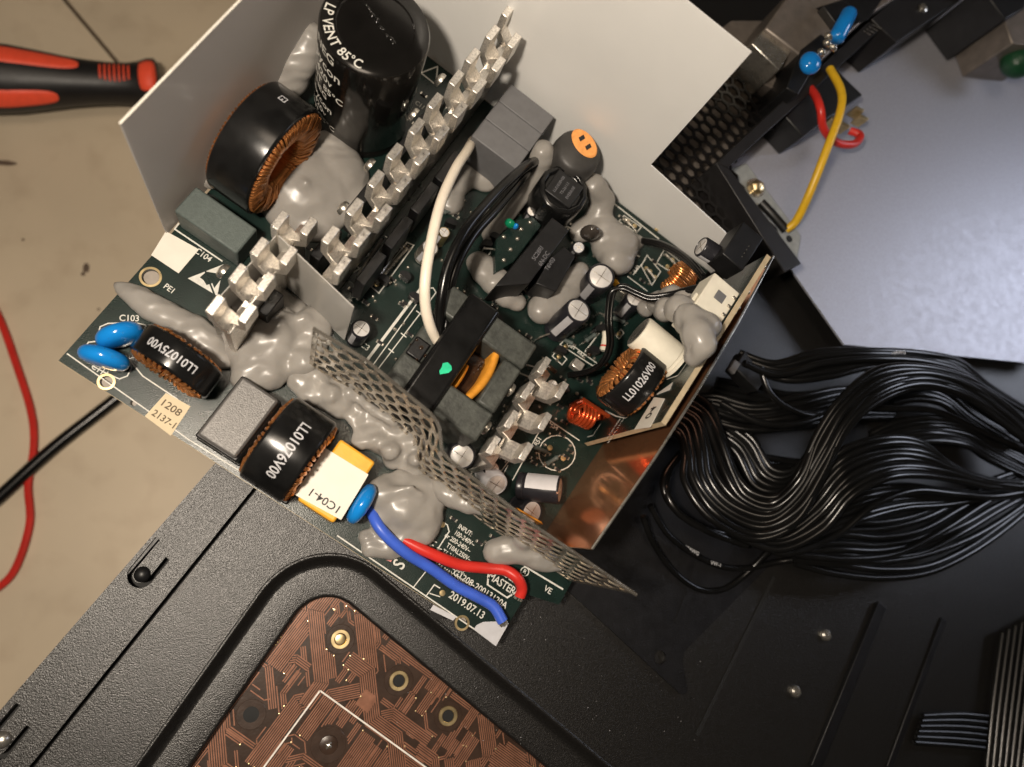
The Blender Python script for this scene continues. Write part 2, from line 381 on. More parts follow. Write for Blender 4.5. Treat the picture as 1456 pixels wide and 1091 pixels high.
# sheet clip slots cut in the edge strip
def uslot(px, py, L_=12, wd=8.4, sl=1.7, mir=1):
    c = V2(TP(px, py)); n = 8; a = gd; b = gn*mir
    # U open towards +gd: outline of the slot
    out = [c+a*L_-b*wd/2]; inn = []
    for k in range(n+1):
        t_ = math.pi*k/n; out.append(c-b*math.cos(t_)*wd/2-a*math.sin(t_)*wd/2)
    out.append(c+a*L_*.72+b*wd/2); wi = wd-2*sl
    inn.append(c+a*L_*.72+b*wi/2)
    for k in range(n+1):
        t_ = math.pi*k/n; inn.append(c+b*math.cos(t_)*wi/2-a*math.sin(t_)*wi/2)
    inn.append(c+a*L_-b*wi/2)
    return [(p.x, p.y) for p in out+inn]
plate('edge_strip', [(p.x, p.y) for p in strip], [uslot(200, 818), uslot(-4, 1062)], ZT-1.6, ZT-.4, M['powder'], case, 'long textured steel strip along the edge with U slots')
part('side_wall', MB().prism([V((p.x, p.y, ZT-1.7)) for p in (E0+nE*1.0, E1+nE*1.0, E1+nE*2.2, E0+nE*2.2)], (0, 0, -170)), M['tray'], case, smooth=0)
for x, y, m in ((202, 817, 'dark'), (3, 1052, 'steel')):
    c = V2(TP(x, y))+EZ*(ZT-.3); part('stop_pin', MB().ell(c, EU*2.6, EV*2.6, EZ*2.2), M['plastic' if m == 'dark' else 'steel'], case)
# floor of the gap under slots
mb = MB(); mb.prism([V((p.x, p.y, ZT-6)) for p in (E0+nE*2.5, E1+nE*2.5, G1+gn*30, G0+gn*30)], (0, 0, -1)); part('under_panel', mb, M['dark'], case, smooth=0)
# embossed ridge round the opening (a rounded step) and its folded rim
def sweep(path, prof, m, name, lab=None):
    mb = MB(); k = len(prof); vs_ = []
    for i, p in enumerate(path):
        t_ = (path[min(i+1, len(path)-1)]-path[max(i-1, 0)]).normalized(); n = V((t_.y, -t_.x, 0))
        for a, z in prof: vs_.append(p+n*a+EZ*z)
    mb.add(vs_, [(i*k+j, i*k+j+1, (i+1)*k+j+1, (i+1)*k+j) for i in range(len(path)-1) for j in range(k-1)])
    return part(name, mb, m, case, lab, smooth=60) if False else part(name, mb, m, case, None, lab, smooth=60)
def open_path(d_out, r, ln=300):
    c = offs(d_out); pts = rounded([c+da*ln, c, c+db*ln], [0, r, 0], 16)
    pts = [V((x, y, ZT)) for x, y in pts]
    return [pts[0]]+pts[1:-1]+[pts[-1]]
sgn = 1
rp = open_path(15, 27)
t0_ = (rp[1]-rp[0]).normalized(); n0_ = V((t0_.y, -t0_.x, 0))
if n0_.dot(db) > 0: sgn = -1       # make +a point away from the opening
def ledge(prof, m, name, lab):     # profile points (distance outside the opening, height); each row is its own rounded path
    mb = MB(); rows = [[p+EZ*z for p in open_path(a, 13+a*.95)] for a, z in prof]; k = len(rows[0])
    mb.v = [p for row in rows for p in row]
    mb.f = [(i*k+j, i*k+j+1, (i+1)*k+j+1, (i+1)*k+j) for i in range(len(rows)-1) for j in range(k-1)]
    return part(name, mb, m, case, None, lab, smooth=50)
ledge([(15.1, .02), (14.6, .35), (14.0, .3), (13.2, -.6), (11.6, -2.6), (10.6, -3.1), (10, -3.2)], M['powder'], 'recess_slope', 'rounded slope stepping down to the opening')
ledge([(10, -3.2), (9.2, -3.1), (1.2, -3.1), (.5, -3.2), (0, -3.8), (-.2, -5.5), (-.2, -7.6)], M['powder'], 'recess_ledge', 'flat sunken ledge with a rolled rim round the opening')
# details of the dark right-hand half of the tray
def bar(pts, wd, z, hgt, m, name, lab=None):
    pts = [V2(TP(*p)) for p in pts]; mb = MB()
    for p, q in zip(pts, pts[1:]):
        d = (q-p).normalized(); n = V((-d.y, d.x, 0))*wd/2; mb.prism([V((a.x, a.y, ZT+z)) for a in (p-n, q-n, q+n, p+n)], (0, 0, hgt))
    return part(name, mb, M[m], case, None, lab, bev=.3 if hgt > .6 else 0)
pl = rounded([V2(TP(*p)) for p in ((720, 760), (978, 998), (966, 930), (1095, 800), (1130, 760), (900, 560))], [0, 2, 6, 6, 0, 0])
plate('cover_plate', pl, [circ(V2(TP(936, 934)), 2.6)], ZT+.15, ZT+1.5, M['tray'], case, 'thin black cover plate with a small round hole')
bar([(1100, 820), (990, 1045)], 1.6, .02, .5, 'dark', 'panel_groove')
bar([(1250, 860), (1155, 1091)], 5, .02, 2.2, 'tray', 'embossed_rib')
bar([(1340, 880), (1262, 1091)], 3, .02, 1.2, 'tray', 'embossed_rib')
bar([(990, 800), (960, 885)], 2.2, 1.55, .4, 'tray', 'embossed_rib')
for x, y in ((1173, 903), (1130, 983)):
    c = V2(TP(x, y))+EZ*ZT; part('rivet', MB().lathe([(2.3, 0), (2.2, 1.2), (1.5, 1.9), (0, 2.0)], c, EZ, 20), M['steel'], case)
ds = MB(); q_ = random.Random(4)
for k in range(70):
    x, y = q_.uniform(560, 1000), q_.uniform(860, 1060); c = P(x, y, ZT+.05); a = q_.uniform(.06, .15)
    if V2(c-cor).length > 0 and (c-cor).dot(da) < 60: ds.add([c+V((-a, 0, 0)), c+V((0, -a, 0)), c+V((a, 0, .03)), c+V((0, a*1.3, 0))], [(0, 1, 2, 3)])
o = part('dust_specks', ds, M['pale'], case, smooth=0); o['kind'] = 'stuff'
# ------------------------------------------------------------------ motherboard seen through the opening
ZM = -22.
mbd = thing('motherboard', 'brown motherboard underside with copper traces seen through the case opening', 'motherboard', P(560, 1000, ZM))
a_ = V2(P(375, 1091, ZM)); b_ = V2(P(455, 982, ZM)); c_ = V2(P(610, 1080, ZM))
ME = (b_-a_).normalized(); MN = V((ME.y, -ME.x, 0))
def Q(x, y, z=0): return b_+MN*x+ME*y+EZ*(ZM+z)   # local: x across to the right, y up the board
part('circuit_board', MB().prism([V((x, y, ZM)) for x, y in cut_poly(9, 14)], (0, 0, -1.6)), M['mb'], mbd, smooth=0)
rr = random.Random(5); tr = MB(); zt = .02
def strip(pts, wd, z):
    for p, q in zip(pts, pts[1:]):
        d = q-p
        if d.length < 1e-3: continue
        d.normalize(); n = V((-d.y, d.x, 0))*wd/2; e = d*wd*.2
        tr.add([p-n-e, q-n+e, q+n+e, p+n-e], [(0, 1, 2, 3)])
dirs = [(1, 0), (.7071, .7071), (0, 1), (-.7071, .7071), (-1, 0), (-.7071, -.7071), (0, -1), (.7071, -.7071)]
occ = set()
via = []
HOLES = [((484, 909), 4.6), ((567, 968), 4.8), ((637, 1018), 4.8), ((357, 1016), 4.4), ((467, 1059), 5.6)]
hl = []
cin = offs(7)
nda = V((da.y, -da.x, 0)); nda = nda if nda.dot(db) > 0 else -nda
ndb = V((db.y, -db.x, 0)); ndb = ndb if ndb.dot(da) > 0 else -ndb
def inside(x, y):
    p = V2(Q(x, y))-cin; return p.dot(nda) > 0 and p.dot(ndb) > 0
for (x, y), r in HOLES:
    p = P(x, y, ZM)-b_; hl.append((p.dot(MN), p.dot(ME), r*.95))
def free(x, y):
    return all((x-a)**2+(y-b)**2 > (r+1.2)**2 for a, b, r in hl) and (int(x//.55), int(y//.55)) not in occ
def nrm(a, b):
    l = math.hypot(b[0]-a[0], b[1]-a[1]) or 1; return (-(b[1]-a[1])/l, (b[0]-a[0])/l)
def key(x, y): return (int(x//.55), int(y//.55))
for tryn in range(7000):
    x, y = rr.uniform(-45, 90), rr.uniform(-60, 38); stage = 0 if tryn < 500 else 1 if tryn < 3000 else 2
    if not inside(x, y) or not free(x, y): continue
    n = rr.choice(((6, 8, 10), (3, 4, 5), (1, 2, 3))[stage]); dr = rr.choice((0, 2, 2, 6, 6, 4, 3, 7)); pitch = .74
    path = [(x, y)]; d = dr
    for s_ in range(rr.choice((3, 4, 5))):
        L_ = rr.uniform(*((8, 26), (5, 16), (3, 10))[stage]); path.append((path[-1][0]+dirs[d][0]*L_, path[-1][1]+dirs[d][1]*L_))
        d = (d+rr.choice((1, -1))) % 8 if d % 2 == 0 else (d+rr.choice((1, -1))) % 8
    lines = []
    for k in range(n):
        o_ = (k-(n-1)/2)*pitch; pts = []
        for i, p in enumerate(path):               # mitred offset
            if i == 0: m_ = nrm(path[0], path[1]); k_ = 1
            elif i == len(path)-1: m_ = nrm(path[-2], path[-1]); k_ = 1
            else:
                n1, n2 = nrm(path[i-1], p), nrm(p, path[i+1]); m_ = (n1[0]+n2[0], n1[1]+n2[1]); l = math.hypot(*m_); m_ = (m_[0]/l, m_[1]/l); k_ = 1/max(.3, m_[0]*n1[0]+m_[1]*n1[1])
            pts.append((p[0]+m_[0]*o_*k_, p[1]+m_[1]*o_*k_))
        run = []; stop = False
        for a, b in zip(pts, pts[1:]):
            l = math.hypot(b[0]-a[0], b[1]-a[1]); m_ = max(2, int(l/.35))
            for q in range(m_+1):
                xx, yy = a[0]+(b[0]-a[0])*q/m_, a[1]+(b[1]-a[1])*q/m_
                if free(xx, yy) and yy > -75 and xx < 105 and inside(xx, yy): run.append((xx, yy, q in (0, m_)))
                else: stop = True; break
            if stop: break
        lines.append(run)
    good = [q for q in lines if len(q) > (34, 16, 9)[stage]]
    if len(good) < .7*n: continue
    for run in good:
        keep = [run[0]]+[q for q in run[1:-1] if q[2]]+[run[-1]]
        strip([Q(q[0], q[1], zt) for q in keep], .41, zt); zt = .02+(zt-.02+.00013) % .05
        for q in (run[0], run[-1]):
            if rr.random() < .10: via.append(q[:2])
        occ.update(key(q[0], q[1]) for q in run)
for i in range(5):                                 # copper pours
    x, y = rr.uniform(-50, 90), rr.uniform(-60, 30); a, b = rr.uniform(1.5, 3), rr.uniform(1.5, 3.5); zt = .072+i*.0005
    if all((x-p)**2+(y-q)**2 > (r+8)**2 for p, q, r in hl): tr.add([Q(x-a, y-b, zt), Q(x+a, y-b, zt), Q(x+a, y+b*.5, zt), Q(x+a*.5, y+b, zt), Q(x-a, y+b, zt)], [(0, 1, 2, 3, 4)])
tm = part('copper_traces', tr, M['trace'], mbd, smooth=0); tm['kind'] = 'stuff'
vb = MB()
for x, y in via[:420]: vb.lathe([(.34, .1), (.3, .2), (.12, .24)], Q(x, y), EZ, 8)
o = part('solder_vias', vb, M['gold'], mbd); o['kind'] = 'stuff'
wl = MB()
for p, q in ((Q(0, 0, .1), Q(0, -90, .1)), (Q(0, 0, .1), Q(110, 0, .1))):
    d = (q-p).normalized(); n = V((-d.y, d.x, 0))*.28; wl.prism([p-n, q-n, q+n, p+n], (0, 0, .08))
part('white_outline', wl, M['whiteline'], mbd, smooth=0)
for i, (x, y, r) in enumerate(hl):
    c = Q(x, y, .06)
    part('solder_mask_pad', MB().lathe([(r+.7, 0), (r+.6, .08)], c, EZ, 32), M['mb'], mbd)
    if i in (0, 1, 2):
        part('plated_ring', MB().lathe([(r*.78, .1), (r*.74, .35), (r*.5, .35), (r*.46, .1)], c, EZ, 32), M['gold'], mbd)
        if i == 0: part('standoff', MB().lathe([(r*.42, .1), (r*.4, .7), (r*.3, .8)], c, EZ, 24), M['gold'], mbd)
        else: part('hole', MB().lathe([(r*.45, .1), (r*.45, .16)], c, EZ, 24), M['dark'], mbd)
    elif i == 3: part('hole', MB().lathe([(r*.62, .1), (r*.62, .16)], c, EZ, 24), M['dark'], mbd)
    else:
        s_ = part('screw', MB().lathe([(r*.6, .1), (r*.58, .6), (r*.35, .9), (0, .9)], c, EZ, 24), M['mb'], mbd)
        part('screw_tip', MB().ell(c+EZ*.8, EU*1.5, EV*.7, EZ*.8), M['solder'], mbd); part('screw_tip', MB().ell(c+EZ*.8, EU*.7, EV*1.5, EZ*.8), M['solder'], mbd)
# ------------------------------------------------------------------ power supply board
psu = thing('power_supply_board', 'open power supply circuit board crowded with capacitors, chokes, finned heat sinks and grey sealant', 'circuit board', F(85, 85, -1.6))
V1 = 171.5
def fuv(*a): return [(F(u, v).x, F(u, v).y) for u, v in a]
holes = [circ(P(214, 394), 2.7), circ(P(151, 543), 1.9), circ(P(190, 573), 1.0), circ(P(657, 886), 1.8)]
nt_ = [UV(*p) for p in ((618, 864), (640, 876))]
poly = fuv((0, 0), (171, 0), (171.6, 19.8), (184, 23), (184, 40), (170, 46), (170, V1), (0, V1))
plate('green_board', poly, holes, -1.6, 0, M['pcb'], psu, 'dark green printed circuit board')
part('board_edge', MB().prism([F(*p, -1.5) for p in ((0, -.12), (171.1, -.12), (171.1, 0), (0, 0))], (0, 0, 1.4)), M['pcbedge'], psu, smooth=0)
for (x, y), r in (((214, 394), 2.75), ((151, 543), 1.95), ((657, 886), 1.85)):
    part('plated_ring', MB().lathe([(r, .02), (r, .1), (r+.75, .1), (r+.8, .02)], P(x, y), EZ, 32), M['gold'], psu)
sk = MB()
def silk(pts, wd=.45, z=.05, closed=False):
    pts = [P(x, y) for x, y in pts]
    if closed: pts.append(pts[0])
    for p, q in zip(pts, pts[1:]):
        d = (q-p).normalized(); n = V((-d.y, d.x, 0))*wd/2; e = d*wd*.4
        sk.add([a+EZ*(z+len(sk.f)*.00006) for a in (p-n-e, q-n+e, q+n+e, p+n-e)], [(0, 1, 2, 3)])
def zo(x, y, ox, oy, k): return ox+x/k, oy+y/k
Z3 = lambda *a: [zo(x, y, 60, 260, 3.6375) for x, y in a]
Z4 = lambda *a: [zo(x, y, 400, 250, 3.6375) for x, y in a]
Z5 = lambda *a: [zo(x, y, 700, 150, 3.6375) for x, y in a]
Z6 = lambda *a: [zo(x, y, 700, 350, 3.6375) for x, y in a]
Z8 = lambda *a: [zo(x, y, 480, 500, 3.6375) for x, y in a]
ZL = lambda *a: [zo(x, y, 480, 640, 3.2356) for x, y in a]
silk(Z3((130, 885), (760, 1330), (1200, 1600)), .4)
silk(Z3((445, 910), (520, 1000), (700, 1120)), .4)
for loop in (((285, 800), (300, 745), (340, 728), (470, 722), (530, 735), (548, 760)), ((220, 850), (240, 825), (300, 818)), ((265, 950), (330, 985), (400, 1015), (440, 1000), (462, 960), (455, 920))): silk(Z3(*loop), .4)
silk(Z3((685, 240), (930, 405)), .5); silk(Z3((685, 240), (705, 212)), .5)
silk(Z3((945, 850), (985, 765), (1100, 690)), .4); silk(Z3((945, 850), (975, 870)), .4)
silk(Z4((465, 575), (650, 345), (685, 360), (505, 608)), .45, closed=True)
silk(Z4((490, 560), (660, 365)), .25); silk(Z4((375, 500), (440, 460)), .5); silk(Z4((385, 460), (425, 505)), .5)
silk(Z4((720, 585), (435, 965)), 1.0); silk(Z4((760, 580), (470, 985)), .35); silk(Z4((800, 605), (500, 1000)), .35)
silk(Z4((800, 605), (785, 580), (745, 585)), .35)
for a in ((700, 700), (620, 815), (555, 895)): silk(Z4(a, (a[0]+25, a[1]+20)), .4)
silk(Z4((920, 375), (975, 305)), .45); silk(Z4((1060, 425), (1140, 320)), .4)
def sil_rect(pts): silk(pts, .35, closed=True)
for q in (((850, 815), (890, 745), (1005, 835), (965, 890)), ((770, 830), (800, 775), (870, 860), (825, 930)), ((655, 600), (680, 570), (770, 630), (745, 660))): sil_rect(Z5(*q))
silk(Z5((600, 485), (860, 690)), .5); silk(Z5((730, 875), (790, 800)), .35); silk(Z5((700, 885), (800, 960)), .35)
for q in (((310, 570), (335, 535), (385, 585), (360, 615)), ((350, 510), (375, 485), (545, 610), (520, 620))): sil_rect(Z6(*q))
silk(Z6((480, 545), (560, 440)), .45); sil_rect(Z6((640, 465), (665, 430), (680, 450), (655, 480)))
silk(Z8((1080, 345), (1250, 460)), .35); silk(Z8((1080, 345), (905, 665)), .35); silk(Z8((830, 640), (905, 540)), .35); silk(Z8((850, 645), (880, 590)), .3)
cx, cy = Z8((1135, 525))[0]
silk([(cx+26*math.cos(t/20*6.283), cy+25*math.sin(t/20*6.283)) for t in range(21)], .35)
silk(ZL((0, 395), (630, 825)), .45); silk(ZL((350, 630), (405, 560)), .35); silk(ZL((405, 675), (445, 620), (470, 635)), .4); silk(ZL((425, 660), (470, 675)), .35)
silk(ZL((468, 322), (505, 345), (513, 375), (455, 465)), .4); silk(ZL((440, 375), (430, 410)), .4); silk(ZL((415, 405), (455, 425)), .4); silk(ZL((420, 430), (440, 440)), .4)
silk(ZL((860, 535), (1035, 640)), .6)
silk([(505+52*math.cos(a), 172+42*math.sin(a)) for a in [x*.1 for x in range(2, 19)]], .5)       # ring round the big capacitor
silk(Z4((430, 850), (395, 880)), .3)
tri = [zo(x, y, 400, 0, 3.6375) for x, y in ((722, 378), (808, 345), (800, 440))]; silk(tri, .5, closed=True)
o = part('silkscreen_line', sk, M['silk'], psu, smooth=0); o['kind'] = 'stuff'
RU, UU = EU, EV
for s_, x, y, sz, dx in (('C104', 289, 363, 3.0, EU), ('PE1', 241, 411, 2.8, EU), ('C103', 184, 453, 3.0, V((1, .05, 0))), ('C111', 142, 527, 2.8, EU), ('C3', 519, 493, 3.0, EU),
     ('HS1', 333, 492, 2.4, EU), ('C11', 597, 150, 2.6, EU), ('R501', 690, 303, 2.6, EV), ('VE', 779, 839, 3.0, EU),
     ('G1208-20013120A', 683, 838, 3.2, EU), ('2019.07.13', 664, 861, 3.6, EU), ('S', 568, 803, 6, EV), ('HS4', 787, 606, 2.6, EU), ('R51', 765, 628, 2.4, EV),
     ('C51', 893, 317, 2.6, EU), ('Q61', 812, 492, 2.4, EU), ('R62', 826, 503, 2.2, EU), ('R40', 905, 383, 2.4, EV)):
    c = P(x, y)+EZ*.07; yd = V((-dx.y, dx.x, 0)); text(psu, s_, c, dx, yd, sz, sx=.92)
for i, (s_, dx) in enumerate((('INPUT:', 0), ('100-240V~', 0), ('or 200-240V~', -2.4), ('T10AL250V~', 0), ('or T6.3AL250V~', -2.4), ('or T3.15AL250V~', -2.4), ('10A,MAX 250V~', 0))):
    text(psu, s_, P(652, 748)-EV*2.55*i+EU*dx+EZ*.07, EU, EV, 2.35, align='LEFT', sx=.8)
# maker's hexagon logo
c = P(717, 824)+EZ*.07
hx_ = [c+EU*(a*7.2)+EV*(b*6.2) for a, b in ((-1, 0), (-.62, .8), (.62, .8), (1, 0), (.62, -.8), (-.62, -.8))]
lg = MB()
for i in range(6):
    p, q = hx_[i], hx_[(i+1) % 6]; p2, q2 = c+(p-c)*.9, c+(q-c)*.9; lg.add([p, q, q2, p2], [(0, 3, 2, 1)])
part('printed_logo', lg, M['silk'], psu, smooth=0)
text(psu, 'COOLER', c+EV*1.9, EU, EV, 3.6, sx=.8); text(psu, 'MASTER', c-EV*1.7, EU, EV, 3.9, sx=.8); 
rg = MB(); c2 = P(746, 813)+EZ*.07
for k in range(16):
    a, b = k/16*6.283, (k+1)/16*6.283; rg.add([c2+V((math.cos(x)*r, math.sin(x)*r, 0)) for x, r in ((a, 1.7), (b, 1.7), (b, 1.35), (a, 1.35))], [(0, 1, 2, 3)])
part('printed_ring', rg, M['silk'], psu, smooth=0); text(psu, 'R', c2, EU, EV, 2.2)
# static-warning triangle
a, b, c = (P(x, y) for x, y in ((318, 376), (267, 396), (309, 421)))
part('warning_triangle', MB().prism([p+EZ*.04 for p in (a, b, c)], (0, 0, .03)), M['silk'], psu, smooth=0)
h_ = [P(x, y)+EZ*.09 for x, y in Z3((815, 490), (850, 460), (905, 470), (925, 500), (890, 545), (880, 520), (850, 530), (835, 505))]
part('warning_hand', MB().prism(h_, (0, 0, .02)), M['pcb'], psu, smooth=0)
sl = [P(x, y)+EZ*.125 for x, y in Z3((838, 455), (846, 452), (900, 590), (890, 592))]; part('warning_slash', MB().prism(sl, (0, 0, .02)), M['pcb'], psu, smooth=0)
# paper labels on the board
def label_quad(pts, z, m, parent, name='paper_label', lab=None, th=.12):
    return part(name, MB().prism([P(x, y, z) for x, y in pts], (0, 0, th)), m, parent, None, lab, smooth=0)
label_quad(((236, 329), (283, 355), (254, 389), (215, 363)), .05, M['white'], psu, lab='blank white paper label near the board corner')
pl_ = label_quad(((236, 559), (271, 578), (243, 620), (206, 592)), .05, M['beige'], psu, lab='beige paper label printed 1208 and 2137-1')
c = P(243, 580)+EZ*.2; text(psu, '1208', c, EU, EV, 3.4, mat('brown_ink', (.10, .07, .04), .7), sx=1.1); text(psu, '2137-1', P(234, 597)+EZ*.2, EU, EV, 3.1, bpy.data.materials['brown_ink'])
# small pads and surface parts scattered over the board (too small to pick apart)
sm = MB(); pd = MB(); r2 = random.Random(3)
for u0, u1, v0, v1, n in ((58, 90, 60, 135, 60), (92, 125, 88, 170, 60), (126, 160, 60, 170, 70), (126, 162, 25, 75, 40), (24, 50, 70, 160, 40)):
    for i in range(n):
        u, v = r2.uniform(u0, u1), r2.uniform(v0, v1); q = r2.random()
        if q < .5: sm.ub(u-.9, u+.9, v-.5, v+.5, .02, r2.uniform(.5, 1)); [pd.ub(u+s_*1.1-.35, u+s_*1.1+.35, v-.55, v+.55, .02, .55) for s_ in (-1, 1)]
        else: pd.lathe([(.75, .02), (.55, .5), (.25, .8), (0, .85)], F(u, v), EZ, 8)
o = part('chip_component', sm, M['plastic'], psu, smooth=0); o['kind'] = 'stuff'
o = part('solder_joint', pd, M['solder'], psu); o['kind'] = 'stuff'
for x, y in Z5((905, 835), (940, 860), (930, 800), (815, 860), (840, 890), (795, 845), (700, 600), (735, 625), (850, 640))+Z4((650, 372), (492, 562), (365, 485), (430, 478))+Z6((345, 570), (380, 520), (655, 455)):
    part('solder_pad', MB().lathe([(1.0, .02), (.9, .35), (.3, .5)], P(x, y), EZ, 14), M['gold'], psu)
for x, y in Z8((1098, 498), (1167, 552))+ZL((482, 343), (482, 658)): part('solder_pad', MB().lathe([(1.1, .02), (1.0, .15), (.3, .2)], P(x, y), EZ, 14), M['gold'], psu)
for a, b in (((800, 845), (840, 895)), ((895, 770), (975, 850)), ((690, 590), (715, 620))):
    p, q = (P(*k, 1.2) for k in Z5(a, b)); part('jumper_wire', MB().tube([p-EZ*1.2, p, q, q-EZ*1.2], .55), M['steel'], psu)
p, q = (P(*k, 1.5) for k in Z4((495, 555), (650, 375))); part('jumper_wire', MB().tube([p-EZ*1.5, p, q, q-EZ*1.5], .7), M['steel'], psu)
for k in range(4):                                 # flat rectifier leads beside the long heat sink
    a, b = Z4((520+k*28, 350+k*12-20), (395+k*33, 560+k*6-40)); p, q = P(*a, 4), P(*b, 4); part('bus_wire', MB().tube([p-EZ*4, p, q, q-EZ*4], .6), M['steel'], psu)
# ---- blue disc capacitors
def disc_cap(p, q, z, th, lab, r=None):
    a, b = P(*p, z), P(*q, z); d = (b-a)/2; n = V((-d.y, d.x, 0)).normalized(); c = (a+b)/2; R_ = d.length
    mb = MB(); mb.lathe([(.01, -th*.5), (R_*.55, -th*.47), (R_*.85, -th*.36), (R_*.97, -th*.18), (R_, 0), (R_*.97, th*.18), (R_*.85, th*.36), (R_*.55, th*.47), (.01, th*.5)], c, n, 36)
    o = part('disc_capacitor', mb, M['blue'], psu, V((c.x, c.y, 0)), lab, smooth=80)
    for s_ in (-1, 1):
        f = V((c.x, c.y, 0))+d*.45*s_; part('lead', MB().tube([f, f+EZ*(z-R_*.5)], [1.0, 1.5]), M['blue'], o)
    return o
disc_cap((136, 487), (203, 467), 9, 6.2, 'glossy blue disc capacitor nearer the C103 mark'); disc_cap((111, 499), (184, 519), 9, 6.0, 'glossy blue disc capacitor at the board corner')
disc_cap((531, 689), (497, 744), 11, 5.5, 'small blue disc capacitor beside the yellow box')
# ---- box capacitors
def ebox(u0, u1, v0, v1, z0, z1, m, name, lab, bev=.7): return part(name, MB().ub(u0, u1, v0, v1, z0, z1), m, psu, None, lab, bev=bev)
b1 = ebox(.6, 24.2, 58.2, 69.3, .1, 14, M['boxgreen'], 'box_capacitor', 'green grey box capacitor by the C104 mark')
b2 = ebox(49.8, 63.6, 3.8, 26.4, 2, 14.5, M['boxsilver'], 'box_capacitor', 'silver grey box capacitor between the two black chokes', .9)
part('base', MB().ub(48.6, 64.8, 2.8, 27.0, .1, 2), M['plastic'], b2, bev=.4)
part('cap_rim', MB().ub(49.2, 64.2, 3.2, 26.8, 2, 11.8), M['plastic'], b2, bev=.5)
b3 = ebox(86.6, 100.2, 3.7, 27.0, .1, 15.5, M['yellow'], 'box_capacitor', 'yellow box capacitor with a white paper sticker', .8)
sk_ = label_quad(((463, 637.5), (524, 675), (485, 739.5), (418, 703)), 15.55, M['white'], b3, 'sticker', 'white sticker printed 1C04-1')
text(b3, '1C04-1', P(462, 712, 15.7), -EU, -EV, 3.6, M['ink'], sx=1.1)
for k in range(3):
    v0 = 141+k*9.2; ebox(62.2, 82, v0, v0+9.0, .1, 23, M['boxgrey'], 'box_capacitor', 'dark grey film capacitor, %s of a row of three' % ('nearest', 'middle one', 'farthest')[k], .35)
# ---- chokes
def choke(c, ax, R_, ri, wd, turns, wr, lab, tape=True, a0=0, a1=360, wm='copper'):
    ax = ax.normalized(); e = ax.cross(EZ).normalized(); g = EZ
    core = MB(); prof = [(ri+wr, -wd/2), (R_-wr, -wd/2), (R_-wr, wd/2), (ri+wr, wd/2), (ri+wr, -wd/2)]
    n = 40
    vs_ = []
    for r, h in prof[:-1]:
        for k in range(n):
            t = 2*math.pi*k/n; vs_.append(c+ax*h*.96+(e*math.cos(t)+g*math.sin(t))*r)
    core.add(vs_, [(j*n+k, j*n+(k+1) % n, ((j+1) % 4)*n+(k+1) % n, ((j+1) % 4)*n+k) for j in range(4) for k in range(n)])
    o = part('toroid_choke', core, M['plastic'], psu, V((c.x, c.y, 0)), lab)
    wb = MB(); rj = random.Random(int(R_*100))
    for i in range(turns):
        t = math.radians(a0+(a1-a0)*(i+.5)/turns)+rj.uniform(-.012, .012); d = e*math.cos(t)+g*math.sin(t); tw = e*-math.sin(t)+g*math.cos(t); h = wd/2; q = rj.uniform(-.3, .3)
        pts = []
        for r, hh in ((ri, -h+1.2), (ri+1, -h-.8), ((R_+ri)/2, -h-1.9-q), (R_-1.2, -h-1.3), (R_-.4, -h+1.2), (R_-.4, h-1.2), (R_-1.2, h+1.3+q*.5), ((R_+ri)/2, h+1.9+q), (ri+1, h+.8), (ri, h-1.2)):
            pts.append(c+d*r+ax*hh+tw*q*.8)
        wb.tube(pts, wr, 6, closed=True)
    part('copper_winding', wb, M[wm], o, smooth=60)
    if tape:
        h = wd/2; pr = [(R_-.3, -h-1.0), (R_+.35, -h-.6), (R_+.5, -h), (R_+.5, h), (R_+.35, h+.6), (R_-.3, h+1.0)]
        mb = MB(); n = 56; vs_ = []
        for r, hh in pr:
            for k in range(n):
                t = 2*math.pi*k/n; vs_.append(c+ax*hh+(e*math.cos(t)+g*math.sin(t))*r)
        mb.add(vs_, [(j*n+k, j*n+(k+1) % n, (j+1)*n+(k+1) % n, (j+1)*n+k) for j in range(len(pr)-1) for k in range(n)])
        part('tape_band', mb, M['black'], o, smooth=50)
    return o
T1 = F(12, 91, 21.5); ck = choke(T1, EU, 20, 9, 13.5, 84, .62, 'large black wrapped choke with copper windings beside the big capacitor')
text(ck, 'E3', T1+EZ*20.7+EV*11.5, EV, -EU, 3.6, M['pale'], wrap=(T1, EU, 20.7))
# chokes along the front edge
ct = [UV(x, y, 22) for x, y in ((211, 459), (320, 524), (290, 570), (192, 499))]
um = sum(p[0] for p in ct)/4; vm = sum(p[1] for p in ct)/4
T2 = F(31.5, 18.8, 13.8); ck = choke(T2, EV, 13, 6, 7.5, 34, .6, 'black choke marked LL01075V00 beside the blue capacitors')
text(ck, 'LL01075V00', T2+EZ*13.62+EU*.5, -EU, -EV, 3.7, M['pale'], sx=.92, wrap=(T2, EV, 13.62))
T3 = F(75.4, 15.2, 15.5); ck = choke(T3, EU, 14.6, 7, 13.5, 40, .65, 'black choke marked LL01076V00 next to the yellow capacitor')
text(ck, 'LL01076V00', T3+EZ*15.22-EV*1.5+EU*.5, -EV, EU, 4.6, M['pale'], sx=.88, wrap=(T3, EU, 15.22))
mb = MB(); [mb.ub(T3_u-3, T3_u+3, 29.5, 31.3, .1, 10) for T3_u in (75.4,)]; part('mounting_base', MB().ub(66.5, 84.5, .8, 30.5, .1, 2.2), M['plastic'], ck, bev=.4)
